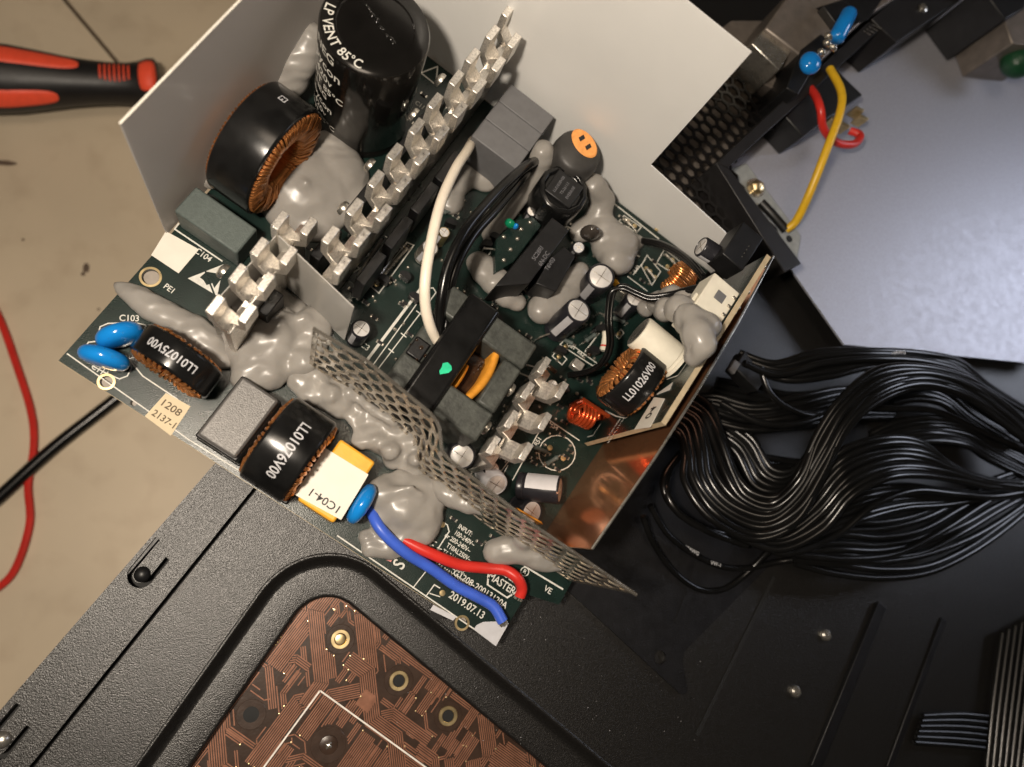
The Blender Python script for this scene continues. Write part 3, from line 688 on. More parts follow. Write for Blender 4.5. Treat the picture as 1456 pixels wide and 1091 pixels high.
# ---- big electrolytic capacitor
CB = P(513, 165); HB = 53; RB = 17.2
cap = part('electrolytic_capacitor', MB().lathe([(RB-.6, 0), (RB, .5), (RB, 3), (RB-.7, 4), (RB, 5), (RB, HB-1.6), (RB-.5, HB-.5), (RB-1.6, HB), (RB-5.0, HB+.05), (RB-5.4, HB-.5), (0, HB-.5)], CB, EZ, 64), M['sleeve'], psu, CB, 'tall black electrolytic capacitor printed with its rating')
bd = MB(); rb = random.Random(2)
for i in range(11):
    p = P(518+i*4.0+rb.uniform(-3, 3), 6+i*5.4+rb.uniform(-2, 2), HB-.5); bd.ell(p, EU*rb.uniform(.6, 1.2), EV*rb.uniform(.5, .9), EZ*.5, 10, 6)
part('vent_bumps', bd, M['sleeve'], cap, smooth=80)
rk = V((-.62, -.78, 0))
def captext(s_, ang, z, sz, sx=1):
    a = math.radians(ang); n = V((math.cos(a), math.sin(a), 0)); t_ = V((-n.y, n.x, 0)); text(cap, s_, CB+n*(RB+.08)+EZ*z, t_, EZ, sz, M['silk'], sx=sx, wrap=(CB, EZ, RB+.08))
def arctext(s_, ang, rad_, sz, sx=1):
    vs_, fs = text_verts(s_, sz, 'CENTER', sx); mb = MB(); out = []
    for q in vs_:
        a = math.radians(ang)+q.x/rad_; rr_ = rad_-q.y; out.append(CB+V((math.cos(a)*rr_, math.sin(a)*rr_, HB+.12)))
    mb.add(out, fs); part('printed_text', mb, M['silk'], cap, smooth=0)
arctext('LP VENT 85°C', 208, RB-2.6, 4.4, .9)
captext('-NEG', 206, HB-4.0, 5.4); captext('Rubycon', 203, HB-10.4, 5.8); captext('420v', 211, HB-16.4, 4.8); captext('VENT 85°C', 208, HB-21.6, 4.3); captext('-NEG', 205, HB-26, 4.0)
captext('Rubycon', 202, HB-31.4, 4.8); captext('420v', 208, HB-36.4, 4.2); captext('VENT 85°C', 206, HB-41, 3.7)
# ---- heat sinks: one plate whose top is cut into fins bent to either side
def heatsink(lab, h, L0, L1, nL, R0, R1, nR, wd=6.1, th=2.5, z0=2, low=14, tall=10):
    l0, l1, r0, r1 = (P(*p, h) for p in (L0, L1, R0, R1)); d = (l1-l0).normalized(); d.z = 0; n = V((d.y, -d.x, 0)).normalized()
    if (r0-l0).dot(n) < 0: n = -n
    gap = ((r0-l0).dot(n)+(r1-l0).dot(n))/2; mid = l0+n*gap/2
    lo = min(0, (r0-l0).dot(d))-wd/2; hi = max((l1-l0).dot(d), (r1-l0).dot(d))+wd/2
    def flatz(p, z): return V((p.x, p.y, z))
    mb = MB(); mb.prism([flatz(mid+d*a+n*b, z0) for a, b in ((lo, -th/2), (hi, -th/2), (hi, th/2), (lo, th/2))], (0, 0, h-low-z0))
    o = part('heat_sink', mb, M['alu'], psu, flatz(mid, 0), lab, bev=.25)
    for sd, p0, p1, cnt in ((-1, l0, l1, nL), (1, r0, r1, nR)):
        base = None
        for i in range(cnt):
            c = p0+(p1-p0)*i/(cnt-1); c = mid+d*(c-mid).dot(d)
            if base is None:
                g2 = gap/2; t2 = th/2; c0 = flatz(c, 0)
                prof = [(-t2*.7, h-low-.5), (t2*.9, h-low-.5), (g2-t2+.8, h-low+2.4), (g2+t2, h-tall+.8), (g2+t2, h), (g2-t2, h), (g2-t2, h-tall+2), (-t2*.7, h-low+2.6)]
                mb = MB(); mb.prism([c0+n*(a*sd)+EZ*z-d*wd/2 for a, z in prof], d*wd)
                f = part('fin', mb, M['alu'], o, c0, bev=.22); base = f
            else:
                f = base.copy(); scn.collection.objects.link(f); f.location = (flatz(c, 0)-ORG[o.name])*S
                f.rotation_euler = (random.uniform(-.012, .012), random.uniform(-.012, .012), random.uniform(-.015, .015))
    return o
heatsink('long aluminium heat sink with two rows of fins by the big capacitor', 50, (724, 14), (473, 333), 10, (731, 57), (485, 380), 10)
heatsink('short aluminium heat sink behind the clear film', 46, (398, 313), (308, 432), 4, (440, 322), (349, 442), 4)
heatsink('small aluminium heat sink beside the transformer', 44, (774, 520), (703, 634), 4, (800, 556), (746, 640), 3, th=2.2)
def screw(x, y, z, lab=None):
    c = P(x, y, z); o = part('screw', MB().lathe([(2.6, 0), (2.6, 1.0), (2.2, 1.7), (1.2, 2.1), (0, 2.2)], c, -EU+EZ*.25, 20), M['steel'], psu, None, lab)
    return o
for x, y, z in ((528, 237, 22), (590, 165, 24), (628, 116, 26), (490, 298, 20), (320, 388, 24), (726, 556, 26), (692, 609, 24)): screw(x, y, z)
for u, v in ((46.2, 76), (46.2, 96), (46.2, 118), (46.2, 140), (62.4, 78), (62.4, 94), (62.4, 110), (62.4, 125)):    # power transistors bolted to the long heat sink
    o = ebox(u-1.8, u+1.8, v-6.5, v+6.5, 6, 24, M['plastic'], 'power_transistor', None, .3)
    for k in (-1, 0, 1): part('leg', MB().ub(u-.3, u+.3, v+k*4-.6, v+k*4+.6, .1, 6), M['steel'], o)
for u, v in ((33, 44), (33, 56), (43.5, 50), (122, 60), (122, 70)):
    ebox(u-1.8, u+1.8, v-4.5, v+4.5, 5, 20, M['plastic'], 'power_transistor', None, .3)
# clear insulating sheet standing in front of the two heat sinks
a, b = P(401, 329, 44)-EV*1.5, P(508, 431, 44)-EV*1.5
cs = [a, b, V((b.x, b.y, 3)), V((a.x, a.y, 3))]
part('clear_divider', MB().prism(cs, (-EV)*.4), M['clear'], psu, None, 'clear plastic divider sheet between heat sink and sealant', smooth=0)
a, b = P(401, 327, 40), P(296, 441, 36); part('clear_divider', MB().prism([a, b, V((b.x, b.y, 4)), V((a.x, a.y, 4))], (-EU)*.3), M['clear'], psu, None, 'clear plastic sheet folded round the short heat sink', smooth=0)
# ---- transformer
tf = MB()
UT0, UT1, VT0, VT1, HT = 87, 122, 47.5, 86.5, 33
core = part('transformer', MB().ub(UT0, UT1, VT0, VT0+11, 3, HT), M['ferrite'], psu, None, 'large transformer with ferrite core, black strap and orange windings', bev=.9)
part('ferrite_block', MB().ub(UT0, UT1, VT1-10, VT1, 3, HT), M['ferrite'], core, bev=.9)
part('ferrite_block', MB().ub(UT0, UT0+7, VT0+11.2, VT1-10.2, 3, 26), M['ferrite'], core, bev=.9)
part('ferrite_block', MB().ub(UT1-7, UT1, VT0+11.2, VT1-10.2, 3, HT-.3), M['ferrite'], core, bev=.9)
part('bobbin', MB().ub(UT0+7.2, UT1-7.2, VT0+11.2, VT1-10.2, 1, 20), M['varnish'], core, bev=1)
def bulge(u0, u1, v0, v1, z0, z1, m, n=14, bow=3):
    mb = MB(); vs_ = []
    for i in range(n+1):
        s_ = i/n; v = v0+(v1-v0)*s_; o_ = bow*math.sin(math.pi*s_)
        for u, z in ((u0+o_, z0), (u0+o_, z1), (u0+o_+.8, z1+.8), (u1+o_-.8, z1+.8), (u1+o_, z1), (u1+o_, z0)): vs_.append(F(u, v, z))
    mb.add(vs_, [(i*6+j, (i+1)*6+j, (i+1)*6+j+1, i*6+j+1) for i in range(n) for j in range(5)])
    return part('orange_winding', mb, m, core, smooth=50)
bulge(110, 112.6, VT0+8, VT1-7, 15, 30, M['orange'], bow=2.5); bulge(105.8, 107.2, VT0+9, VT0+21, 15, 27, M['orange'], bow=.6)
bulge(113.4, 114.6, VT0+9, VT1-10, 12, 25, M['varnish'], bow=2.5)
sp_ = part('strap', MB().prism([F(u, VT0-.8, z) for u, z in ((93.6, 3), (93.6, HT+1), (94.6, HT+2), (104.4, HT+2), (105.4, HT+1), (105.4, 3))], EV*(VT1-VT0+1.8)), M['black'], core, None, 'wide black tape strap with a green dot', bev=1.2, seg=3)
gd_ = [P(x, y, HT+2.06) for x, y in Z4((835, 970), (860, 965), (880, 985), (882, 1005), (865, 1020), (820, 1028), (817, 1010), (830, 990))]
part('green_dot', MB().prism(gd_, (0, 0, .1)), M['green'], core, smooth=0)
rv = random.Random(9)
for k in range(26):
    u, v = rv.choice(((rv.uniform(88, 94), rv.uniform(58, 78)), (rv.uniform(106, 115), rv.uniform(72, 78)), (rv.uniform(114, 119), rv.uniform(48, 60))))
    part('varnish_drop', MB().ell(F(u, v, 26 if u < 95 else 23), EU*rv.uniform(.7, 1.6), EV*rv.uniform(.7, 1.6), EZ*rv.uniform(.8, 2), 10, 7), M['varnish'], core, smooth=80)
ebox(87.5, 93, 60, 67, 20, 27.5, M['plastic'], 'terminal_block', None, .6); ebox(88, 92.5, 70, 75, 20, 27, M['boxgreen'], 'terminal_block', None, .6)
# ---- dark parts near the back corner
CR = P(803, 268, 24); CR0 = V((CR.x, CR.y, 0))
rl = part('drum_inductor', MB().lathe([(9.3, .1), (9.7, 1), (9.7, 22), (9.2, 23), (7.8, 23.4), (7.2, 22), (0, 21.8)], CR0, EZ, 12), M['black'], psu, None, 'black drum inductor with a square printed top plate', bev=.3)
part('top_plate', MB().box(CR0+EZ*22.8, EU*5.6, EV*5.4, EZ*1.1), M['plastic'], rl, bev=.3)
for i, s_ in enumerate(('LL01028V00', 'TS-26113', 'EVERRISE')): text(rl, s_, CR0+EZ*23.96+EU*(-2.6+2.6*i), EV, -EU, 1.5, M['faint'])
TH = P(824, 214, 26); TH0 = V((TH.x, TH.y, 0)); 
th = part('drum_coil', MB().lathe([(8.6, .1), (9.2, 2), (9.2, 21), (8.7, 24.6), (7, 26.0), (0, 26.3)], TH0, EZ, 40), M['disc'], psu, None, 'dark grey drum coil with an orange oval top', smooth=70)
oc = P(831, 204, 26.4); e1_ = V((.62, -.78, 0)); e2_ = V((.78, .62, 0))
part('orange_patch', MB().lathe([(1, 0), (.9, .5), (0, .6)], V((0, 0, 0)), EZ, 32), M['orangeface'], th)
op = [o for o in bpy.data.objects if o.name == 'orange_patch'][0]; me = op.data
for v_ in me.vertices: 
    q = v_.co/S; p = oc+e1_*(q.x*6.2)+e2_*(q.y*4.2)+EZ*q.z; v_.co = (p-oc)*S
op.location = (oc-ORG[th.name])*S
for dx in (-1, 1): part('black_slot', MB().box(oc+EZ*.6+e1_*dx*2.0, e1_*.75-e2_*.2, e2_*1.2, EZ*.25), M['ink'], th)
# upright sub board with the black opto block
def qbox(pts, z0, z1, m, name, lab=None, parent=None, bev=.35): return part(name, MB().prism([(lambda p: V((p.x, p.y, z0)))(P(x, y, z1)) for x, y in pts], (0, 0, z1-z0)), m, parent or psu, None, lab, bev=bev)
op_ = qbox(Z5((310, 578), (398, 645), (190, 925), (18, 935), (30, 915), (105, 830)), 4, 22, M['plastic'], 'bridge_rectifier', 'black rectifier block with faint printed lettering')
for i, s_ in enumerate(('SC28RI', '6N-DC', 'T6V03')): 
    x, y = Z5((235+i*32, 765+i*28))[0]; text(op_, s_, P(x, y, 22.1), EV, -EU, 2.3, M['faint'], sx=.9)
qbox(Z5((300, 790), (370, 730), (430, 780), (330, 965), (225, 920)), 3, 17, M['plastic'], 'transistor_block', 'black block with a small hole beside the rectifier')
qbox(Z5((20, 690), (130, 590), (210, 575), (255, 620), (110, 810), (10, 870)), 2, 10, M['pcb'], 'sub_board', 'small green board in front of the rectifier')
for x, y in Z5((195, 605), (60, 680), (95, 745), (130, 690), (60, 800), (150, 640)): part('solder_pad', MB().ell(P(x, y, 10.2), EU*1, EV*.8, EZ*.6, 10, 6), M['solder'], psu, smooth=80)
gr = part('ceramic_capacitor', MB().ell(P(725, 318, 13), EU*2.2, EV*1.6, EZ*2.2), mat('green_epoxy', (.005, .20, .09), .2), psu, None, 'tiny green and blue epoxy blob', smooth=80); part('blue_end', MB().ell(P(733, 322, 13.4), EU*1.1, EV*1.1, EZ*1.6), M['blue'], gr, smooth=80)
# ---- small electrolytic capacitors
def ecap(top, base, r, z1, lab, sleeve='capdark', topm='captop', z0=.2, sd=None, half=16):
    b, t_ = P(*base, z0), P(*top, z1); ax = (t_-b); L_ = ax.length
    o = part('electrolytic_capacitor', MB().lathe([(r-.3, 0), (r, .4), (r, L_*.12), (r-.3, L_*.16), (r, L_*.2), (r, L_-.6), (r-.3, L_-.1), (r*.88, L_), (r*.84, L_-.25)], b, ax, 32), M[sleeve], psu, b, lab)
    part('vent_top', MB().lathe([(r*.84, L_-.3), (r*.8, L_-.2), (0, L_-.15)], b, ax, 32), M[topm], o)
    axn = ax.normalized(); e = (EU-axn*EU.dot(axn)).normalized(); g = axn.cross(e); vm = MB()
    for a, c_ in ((e, g), (g, e)): vm.box(b+axn*(L_-.14), a*r*.72, c_*.12, axn*.06)
    part('vent_cross', vm, M['steel'], o)
    # pale polarity stripe
    mb = MB(); sd = V((math.cos(math.radians(227)), math.sin(math.radians(227)), 0)) if sd is None else sd; sd = (sd-axn*sd.dot(axn)).normalized(); st_ = axn.cross(sd); vs_ = []
    for i in range(9):
        a = math.radians(half)*(i-4)/4; d = sd*math.cos(a)+st_*math.sin(a)
        vs_ += [b+d*(r+.06)+axn*L_*.22, b+d*(r+.06)+axn*(L_-.7)]
    mb.add(vs_, [(2*i, 2*i+2, 2*i+3, 2*i+1) for i in range(8)]); part('polarity_stripe', mb, M['pale'], o)
    return o
ecap((855, 393), (836, 415), 5.2, 20, 'small capacitor with a marked top beside the grey sealant lump')
ecap((823, 441), (790, 470), 5.0, 19, 'small capacitor leaning beside the transformer')
ecap((514, 467), (505, 482), 3.4, 12, 'tiny black capacitor by the C3 mark'); ecap((620, 268), (606, 287), 2.9, 14, 'tiny black capacitor by the white wire')
ecap((657, 649), (650, 640), 4.8, 14, 'capacitor under the end of the small heat sink'); ecap((797, 697), (737, 691), 5.0, 13.5, 'leaning capacitor with a copper coloured reflection in its top', z0=6, sd=EZ+EV*.5, half=40)
ecap((757, 729), (735, 722), 4.6, 9, 'capacitor half hidden behind the perforated shield'); ecap((706, 690), (690, 668), 4.3, 10, 'capacitor with a pale sleeve behind the shield', sleeve='pale')
ecap((823, 352), (815, 358), 2.4, 13, 'thin grey capacitor by the rectifier', topm='pale'); 
part('varistor', MB().ell(P(839, 331, 16), EU*3.4+EV*1.5, EV*2.2-EU*1.0, EZ*5), mat('dark_brown_epoxy', (.05, .042, .036), .2, coat=.4), psu, None, 'glossy dark brown epoxy bead', smooth=80)
ecap((785, 548), (770, 560), 2.2, 20, 'small tin can capacitor behind the small heat sink', sleeve='steel')
ecap((612, 352), (600, 366), 3.2, 10, 'silver can capacitor under the white wire', sleeve='steel'); ecap((632, 330), (622, 345), 2.2, 9, 'tiny silver can capacitor under the white wire', sleeve='gold')
part('resistor', MB().lathe([(1.2, -4), (1.6, -3.4), (1.3, -2), (1.3, 2), (1.6, 3.4), (1.2, 4)], P(860, 485, 4), EV-EU*.4, 20), M['cream'], psu, None, 'cream resistor behind the thin black wires')
part('red_band', MB().lathe([(1.42, -2.6), (1.42, -1.9)], P(860, 485, 4), EV-EU*.4, 20), M['redwire'], psu)
part('silver_can', MB().box(P(820, 520, 5), EU*2.2, EV*1.8, EZ*2), M['alu'], psu, bev=.3); part('silver_can', MB().box(P(884, 420, 7), EU*3, EV*1.2, EZ*4), M['steel'], psu, bev=.3)
ecap((903, 424), (884, 446), 3.6, 14, 'dark blue capacitor under the thin black wires'); ecap((757, 300), (750, 312), 2.2, 11, 'tiny dark capacitor by the green blob')
ecap((700, 668), (690, 655), 3.0, 9, 'small capacitor behind the small heat sink')
for x, y, a in ((745, 345, .3), (760, 330, .5), (705, 455, .1), (850, 470, .7), (842, 500, .2), (812, 470, .4), (870, 395, .9), (795, 500, .2), (690, 350, .6), (702, 340, .2), (575, 395, 0), (588, 425, 0), (545, 400, 0), (640, 320, .3)):
    c = P(x, y, 3.4); e = EU*math.cos(a)+EV*math.sin(a); f = EV*math.cos(a)-EU*math.sin(a)
    o = part('small_transistor', MB().prism([c+e*2.2*math.cos(t)+f*1.7*max(-.45, math.sin(t))-EZ*1.2 for t in [k*.5236 for k in range(12)]], EZ*4), M['plastic'], psu)
    for k in (-1, 0, 1): part('leg', MB().tube([c+e*k*1.2-EZ*1.2, c+e*k*1.2-EZ*3.3], .3, 6), M['steel'], o)
for x, y, a in ((720, 360, .9), (880, 455, .3), (806, 485, .2), (840, 480, 1.2), (770, 640, .2), (785, 655, 1.1), (560, 345, 0), (680, 330, 1.5), (640, 300, .9)):
    c = P(x, y, 1.8); e = EU*math.cos(a)+EV*math.sin(a)
    o = part('axial_resistor', MB().lathe([(.7, -2.6), (1.0, -2.1), (.8, -1.3), (.8, 1.3), (1.0, 2.1), (.7, 2.6)], c, e, 12), M['boxgreen'], psu)
    part('lead', MB().tube([c-e*4-EZ*1.7, c-e*4, c+e*4, c+e*4-EZ*1.7], .28, 6), M['steel'], o)
for k in range(34):
    x, y = r2.uniform(650, 900), r2.uniform(290, 560); c = P(x, y, .1)
    uu, vv = UV(x, y)
    if 84 < uu < 126 and 44 < vv < 92: continue
    a = r2.uniform(0, 3.14); e = EU*math.cos(a)+EV*math.sin(a); q = r2.random(); h = r2.uniform(2, 6)
    if q < .4: part('wire_link', MB().tube([c-e*2.6, c-e*2.6+EZ*h, c+e*2.6+EZ*h, c+e*2.6], .33, 6), M['steel'], psu)
    elif q < .7: part('glass_diode', MB().lathe([(.9, -2), (1.0, -1.6), (1.0, 1.6), (.9, 2)], c+EZ*1.5, e, 12), M['varnish'], psu)
    else: part('ceramic_capacitor', MB().ell(c+EZ*3, e*2.0, e.cross(EZ)*.9, EZ*2.2, 12, 8), M['yellow'] if q < .78 else M['disc'], psu, smooth=80)
# ---- upright daughter board at the right edge
DT0, DT1 = P(1090, 362, 62.4), P(940, 600, 62.4); dD = (DT0-DT1).normalized(); dN = V((-dD.y, dD.x, 0))      # dN points left, into the board
if dN.dot(EU) > 0: dN = -dN
def D(s_, z, off=0): return DT1+dD*s_+dN*off+EZ*(z-62.4)
LD = (DT0-DT1).length
def DP(x, y, off): return onplane(x, y, DT1+dN*off, dN)
db = part('daughter_board', MB().prism([D(0, 1), D(LD, 1), D(LD, 62.4), D(0, 62.4)], -dN*1.6), M['pcb'], psu, None, 'upright green board standing along the right edge', smooth=0)
part('beige_edge', MB().prism([D(-.1, 1), D(-.1, 62.6), D(LD+.1, 62.6), D(LD+.1, 62.4), D(0, 62.4), D(0, 1)], -dN*1.7), M['pcbedge'], db, smooth=0)
lk = MB()
def dsilk(pts, wd=.5):
    pts = [DP(x, y, .1) for x, y in pts]
    for p, q in zip(pts, pts[1:]):
        d = (q-p).normalized(); n = d.cross(dN)*wd/2; lk.add([p-n, q-n, q+n, p+n], [(0, 1, 2, 3)])
dsilk(Z6((905, 660), (900, 690), (960, 670), (1010, 600))); dsilk(Z6((505, 770), (560, 840), (640, 880), (690, 890), (750, 850), (900, 660)))
dsilk(Z6((480, 990), (520, 980), (560, 920)))
o = part('silkscreen_line', lk, M['silk'], db, smooth=0); o['kind'] = 'stuff'
sp4 = [DP(x, y, .12) for x, y in Z6((838, 783), (893, 790), (818, 938), (735, 950))]
part('paper_label', MB().prism(sp4, dN*.12), M['white'], psu, None, 'small white label reading 04')
cc4 = sum(sp4, V((0, 0, 0)))/4+dN*.3
dx4 = (DP(*Z6((815, 800))[0], .1)-DP(*Z6((780, 890))[0], .1)).normalized(); 
text(psu, '04', cc4, dD, EZ, 5.2, M['ink'], sx=1.0)
tr4 = [DP(x, y, .12) for x, y in Z6((918, 745), (935, 705), (838, 775))]; part('warning_triangle', MB().prism(tr4, dN*.1), M['silk'], psu, smooth=0)
for i, s_ in enumerate(('CCD-00R20E', 'REV-F 11-24')): text(psu, s_, DP(*Z6((640, 925+i*28))[0], .15), dD, EZ, 2.2, sx=1)
# white drum capacitor held by sealant
axw = -dN; f1 = DP(962, 516, 1); LW = 13.
def wpx(p):
    c = Rm.transposed() @ (p-CAM); return CX+FPX*c.x/c.z, CY+FPX*c.y/c.z, p.z
LW = min((k*.25 for k in range(20, 120)), key=lambda k: (wpx(f1+dN*k)[0]-912)**2+(wpx(f1+dN*k)[1]-467)**2)
f0 = f1+dN*LW; RW = 26*(f0-CAM).length/FPX*.97; LD_ = LW
wc = part('film_drum', MB().lathe([(RW*.92, 0), (RW*.98, .3), (RW, 1), (RW, LW-2.4), (RW*.95, LW-2), (RW*.95, LW-1.2), (RW*1.06, LW-.9), (RW*1.06, LW)], f0, axw, 40), M['cream'], psu, None, 'white drum capacitor lying across the daughter board under sealant')
part('end_face', MB().lathe([(RW*.9, -.1), (RW*.88, -.25), (0, -.25)], f0, axw, 40), M['steel'], wc)
TC = DP(896, 543, 9)+dD*.8; ck = choke(TC, dN, 11.4, 5, 8.4, 28, .8, 'black choke marked LL01026V00 on the daughter board')
# bobbin text on the outer band, facing up
n_ = (CAM-TC); n_ = (n_-dN*n_.dot(dN)).normalized(); n_ = (n_+dD*.12).normalized()
text(ck, 'LL01026V00', TC+n_*12.02, n_.cross(dN) if n_.cross(dN).dot(dD) > 0 else -n_.cross(dN), dN, 3.8, M['pale'], sx=.8, wrap=(TC, dN, 12.02))
TC2 = P(964, 401, 22); choke(TC2, (dN+EZ*.2), 7, 3, 5.5, 22, .65, 'copper choke behind the white connector', a0=-60, a1=200, tape=False)
# white connector
cq = [DP(x, y, 10) for x, y in Z6((1155, 75), (1282, 155), (1130, 385), (1010, 300))]
cz = DP(1036, 381, 4); 
def dbox(s0, s1, z0, z1, o0, o1, m, name, lab=None, parent=None, bev=.4):
    return part(name, MB().prism([D(s0, z0, o0), D(s1, z0, o0), D(s1, z1, o0), D(s0, z1, o0)], dN*(o1-o0)), m, parent or psu, None, lab, bev=bev)
def dcoord(x, y, off):
    q = DP(x, y, off)-DT1; return q.dot(dD), q.z+62.4
s0, _z = dcoord(1011, 457, 6); s1, _z2 = dcoord(1052, 391, 6)
cn = dbox(s0, s1, 52, 61.5, .2, 11, M['cream'], 'wire_connector', 'white plastic connector on the upper edge of the daughter board')
dbox(s1-7.5, s1-4, 57, 61.7, 3.5, 7, M['boxgrey'], 'latch_slot', None, cn, .2)
dbox(s0+2, s1-9, 54, 60, 11, 12.2, M['cream'], 'latch', None, cn, .3)
for k in range(5): dbox(s0+2+k*3.6, s0+3+k*3.6, 56, 62.0, .3, 1.8, M['solder'], 'pin', None, cn, .2)
s3, z3 = dcoord(1018, 350, 8); s4, z4 = dcoord(1052, 378, 8)
dbox(LD-9, LD+6, 50, 60, 3, 12, M['plastic'], 'relay', 'black relay block behind the white connector')
ecap((996, 350), (1022, 366), 3.6, 52, 'capacitor with a pale stripe lying behind the white connector', z0=51)
for k in range(4): part('lead', MB().tube([D(LD-6+k*1.6, 55, 2), D(LD-5+k*1.6, 60, 6)], .3), M['steel'], psu)
pj = MB()
for k in range(22): pj.ell(D(random.uniform(5, LD-3), random.uniform(54, 62), -1.7), dD*.8, EZ*.8, dN*.7, 8, 6)
o = part('solder_joint', pj, M['solder'], db, smooth=80); o['kind'] = 'stuff'
# copper plate standing behind it
def CPl(x, y): return onplane(x, y, DT1-dN*6.5, dN)
kt = [CPl(840, 780), CPl(930, 650), CPl(992, 553), CPl(1048, 458), CPl(1098, 364)]
mb = MB(); n = len(kt); vs_ = [V((p.x, p.y, .2)) for p in kt]+kt; vs_ += [p-dN*.5 for p in vs_]
mb.add(vs_, [(i, i+1, n+i+1, n+i) for i in range(n-1)]+[(2*n+i+1, 2*n+i, 3*n+i, 3*n+i+1) for i in range(n-1)]+[(n+i, n+i+1, 3*n+i+1, 3*n+i) for i in range(n-1)]+[(0, n, 3*n, 2*n), (n-1, 3*n-1, 4*n-1, 2*n-1)])
part('copper_plate', mb, M['plate'], psu, None, 'mirror bright copper sheet standing along the right edge', smooth=0)
mb = MB(); mb.tube([p+EZ*.3-dN*.3 for p in kt], .45, 6); part('plate_edge', mb, M['steel'], psu)
# red copper coil
cA, cB = P(*Z6((425, 850))[0], 9), P(*Z6((505, 885))[0], 7); axc = (cB-cA).normalized(); e = EZ-axc*EZ.dot(axc); e.normalize(); g = axc.cross(e)
pts = [cA+axc*((cB-cA).length*t/64)*1.15+(e*math.cos(t/64*6.283*5)+g*math.sin(t/64*6.283*5))*4.2 for t in range(65)]
pts = [V((pts[0].x, pts[0].y, .3))]+pts+[V((pts[-1].x, pts[-1].y, .3))]
part('wire_coil', MB().tube(pts, .85, 8), M['redcopper'], psu, None, 'red enamelled copper coil beside the black choke', smooth=70)
p, q = P(*Z6((470, 795))[0], 13), P(*Z6((600, 880))[0], 10); part('wire_link', MB().tube([V((p.x, p.y, 1)), p, q, V((q.x, q.y, 1))], .9), M['redcopper'], psu)
# ---- perforated steel shield (folded sheet full of hex holes)
HSH = 56
top = [P(x, y, HSH) for x, y in ((445, 467), (520, 512), (612, 588), (624, 604), (628, 642), (640, 655), (760, 748), (905, 846))]
acc = [0]
for p, q in zip(top, top[1:]): acc.append(acc[-1]+(q-p).length)
def along(s_):
    s_ = max(0, min(acc[-1], s_))
    for i in range(len(top)-1):
        if s_ <= acc[i+1]: return top[i]+(top[i+1]-top[i])*((s_-acc[i])/(acc[i+1]-acc[i]))
    return top[-1]
def shp(s_, z): p = along(s_); return V((p.x, p.y, z))
mb = MB(); pw, ph = 5.2, 8.2; hexo = [(0, -.667), (.5, -.333), (.5, .333), (0, .667), (-.5, .333), (-.5, -.333)]
row = 0; z = 3
while z < HSH-3:
    s_ = pw*(1 if row % 2 else .5)
    while s_ < acc[-1]-pw*.4:
        outr = [(s_+a*pw, z+b*ph*.99) for a, b in hexo]; inr = [(s_+a*pw*.72, z+b*ph*.84) for a, b in hexo]
        mb.add([shp(a, min(b, HSH-1)) for a, b in outr]+[shp(a, min(b, HSH-1.3)) for a, b in inr], [(i, (i+1) % 6, 6+(i+1) % 6, 6+i) for i in range(6)])
        s_ += pw
    z += ph*.99; row += 1
for za, zb in ((HSH-2.0, HSH), (.2, 1.6)):
    n = 60; base_ = [shp(acc[-1]*i/n, za) for i in range(n+1)]+[shp(acc[-1]*i/n, zb) for i in range(n+1)]
    mb.add(base_, [(i, i+1, n+2+i, n+1+i) for i in range(n)])
for sa, sb in ((0, 1.6), (acc[-1]-1.6, acc[-1])): mb.add([shp(sa, .2), shp(sb, .2), shp(sb, HSH), shp(sa, HSH)], [(0, 1, 2, 3)])
sh = part('perforated_shield', mb, M['shield'], psu, None, 'upright steel shield full of small holes running across the board', smooth=0)
so = sh.modifiers.new('solid', 'SOLIDIFY'); so.thickness = .55*S
mb = MB(); n = 40
mb.tube([shp(acc[-1]*i/60, HSH+.1) for i in range(61)], .55, 6); part('rim', mb, M['shield'], sh)
# orange strip glimpsed behind the shield
part('orange_strip', MB().prism([P(x, y, 12) for x, y in ((735, 722), (770, 742), (772, 746), (738, 726))], (0, 0, -6)), M['orange'], psu, smooth=0)
# ---- sealant
B = blob
B(psu, chain([(305, 210, 3, 4), (320, 185, 7, 5), (345, 165, 9, 4)], 5)+chain([(300, 250, 3, 5), (308, 225, 4, 5)], 3)+chain([(385, 130, 6, 7), (405, 110, 12, 8), (425, 80, 20, 7), (440, 50, 26, 5)], 6), 'grey sealant ridge behind the large choke')
B(psu, [(445, 262, 1, 17, .55), (430, 262, 3, 15, .6), (470, 245, 2, 13, .6), (485, 280, 1, 11, .5), (415, 290, 1, 11, .6), (445, 300, 1, 12, .5), (470, 215, 3, 8, .8), (495, 250, 1, 8, .6), (434, 262, 11.5, 2.2, 1)], 'smooth domed sealant blob beside the large choke', wob=.5)
B(psu, chain([(165, 405, 1.5, 1.8), (188, 418, 2.5, 3.8), (215, 436, 3, 4.6), (245, 452, 3, 4.4), (275, 470, 3.4, 5.0), (300, 490, 3, 4.6), (318, 512, 2, 3.6)], 7, .16), 'long sealant streak over the left edge of the board')
def lumps(poly, n, r0, r1, z0=.5, z1=4, seed=0):
    q = random.Random(seed); out = []; xs = [p[0] for p in poly]; ys = [p[1] for p in poly]
    def ins(x, y):
        c = False
        for (ax_, ay), (bx_, by) in zip(poly, poly[1:]+poly[:1]):
            if (ay > y) != (by > y) and x < (bx_-ax_)*(y-ay)/(by-ay)+ax_: c = not c
        return c
    while len(out) < n:
        x, y = q.uniform(min(xs), max(xs)), q.uniform(min(ys), max(ys))
        if ins(x, y): out.append((x, y, q.uniform(z0, z1), q.uniform(r0, r1), q.uniform(.5, 1)))
    return out
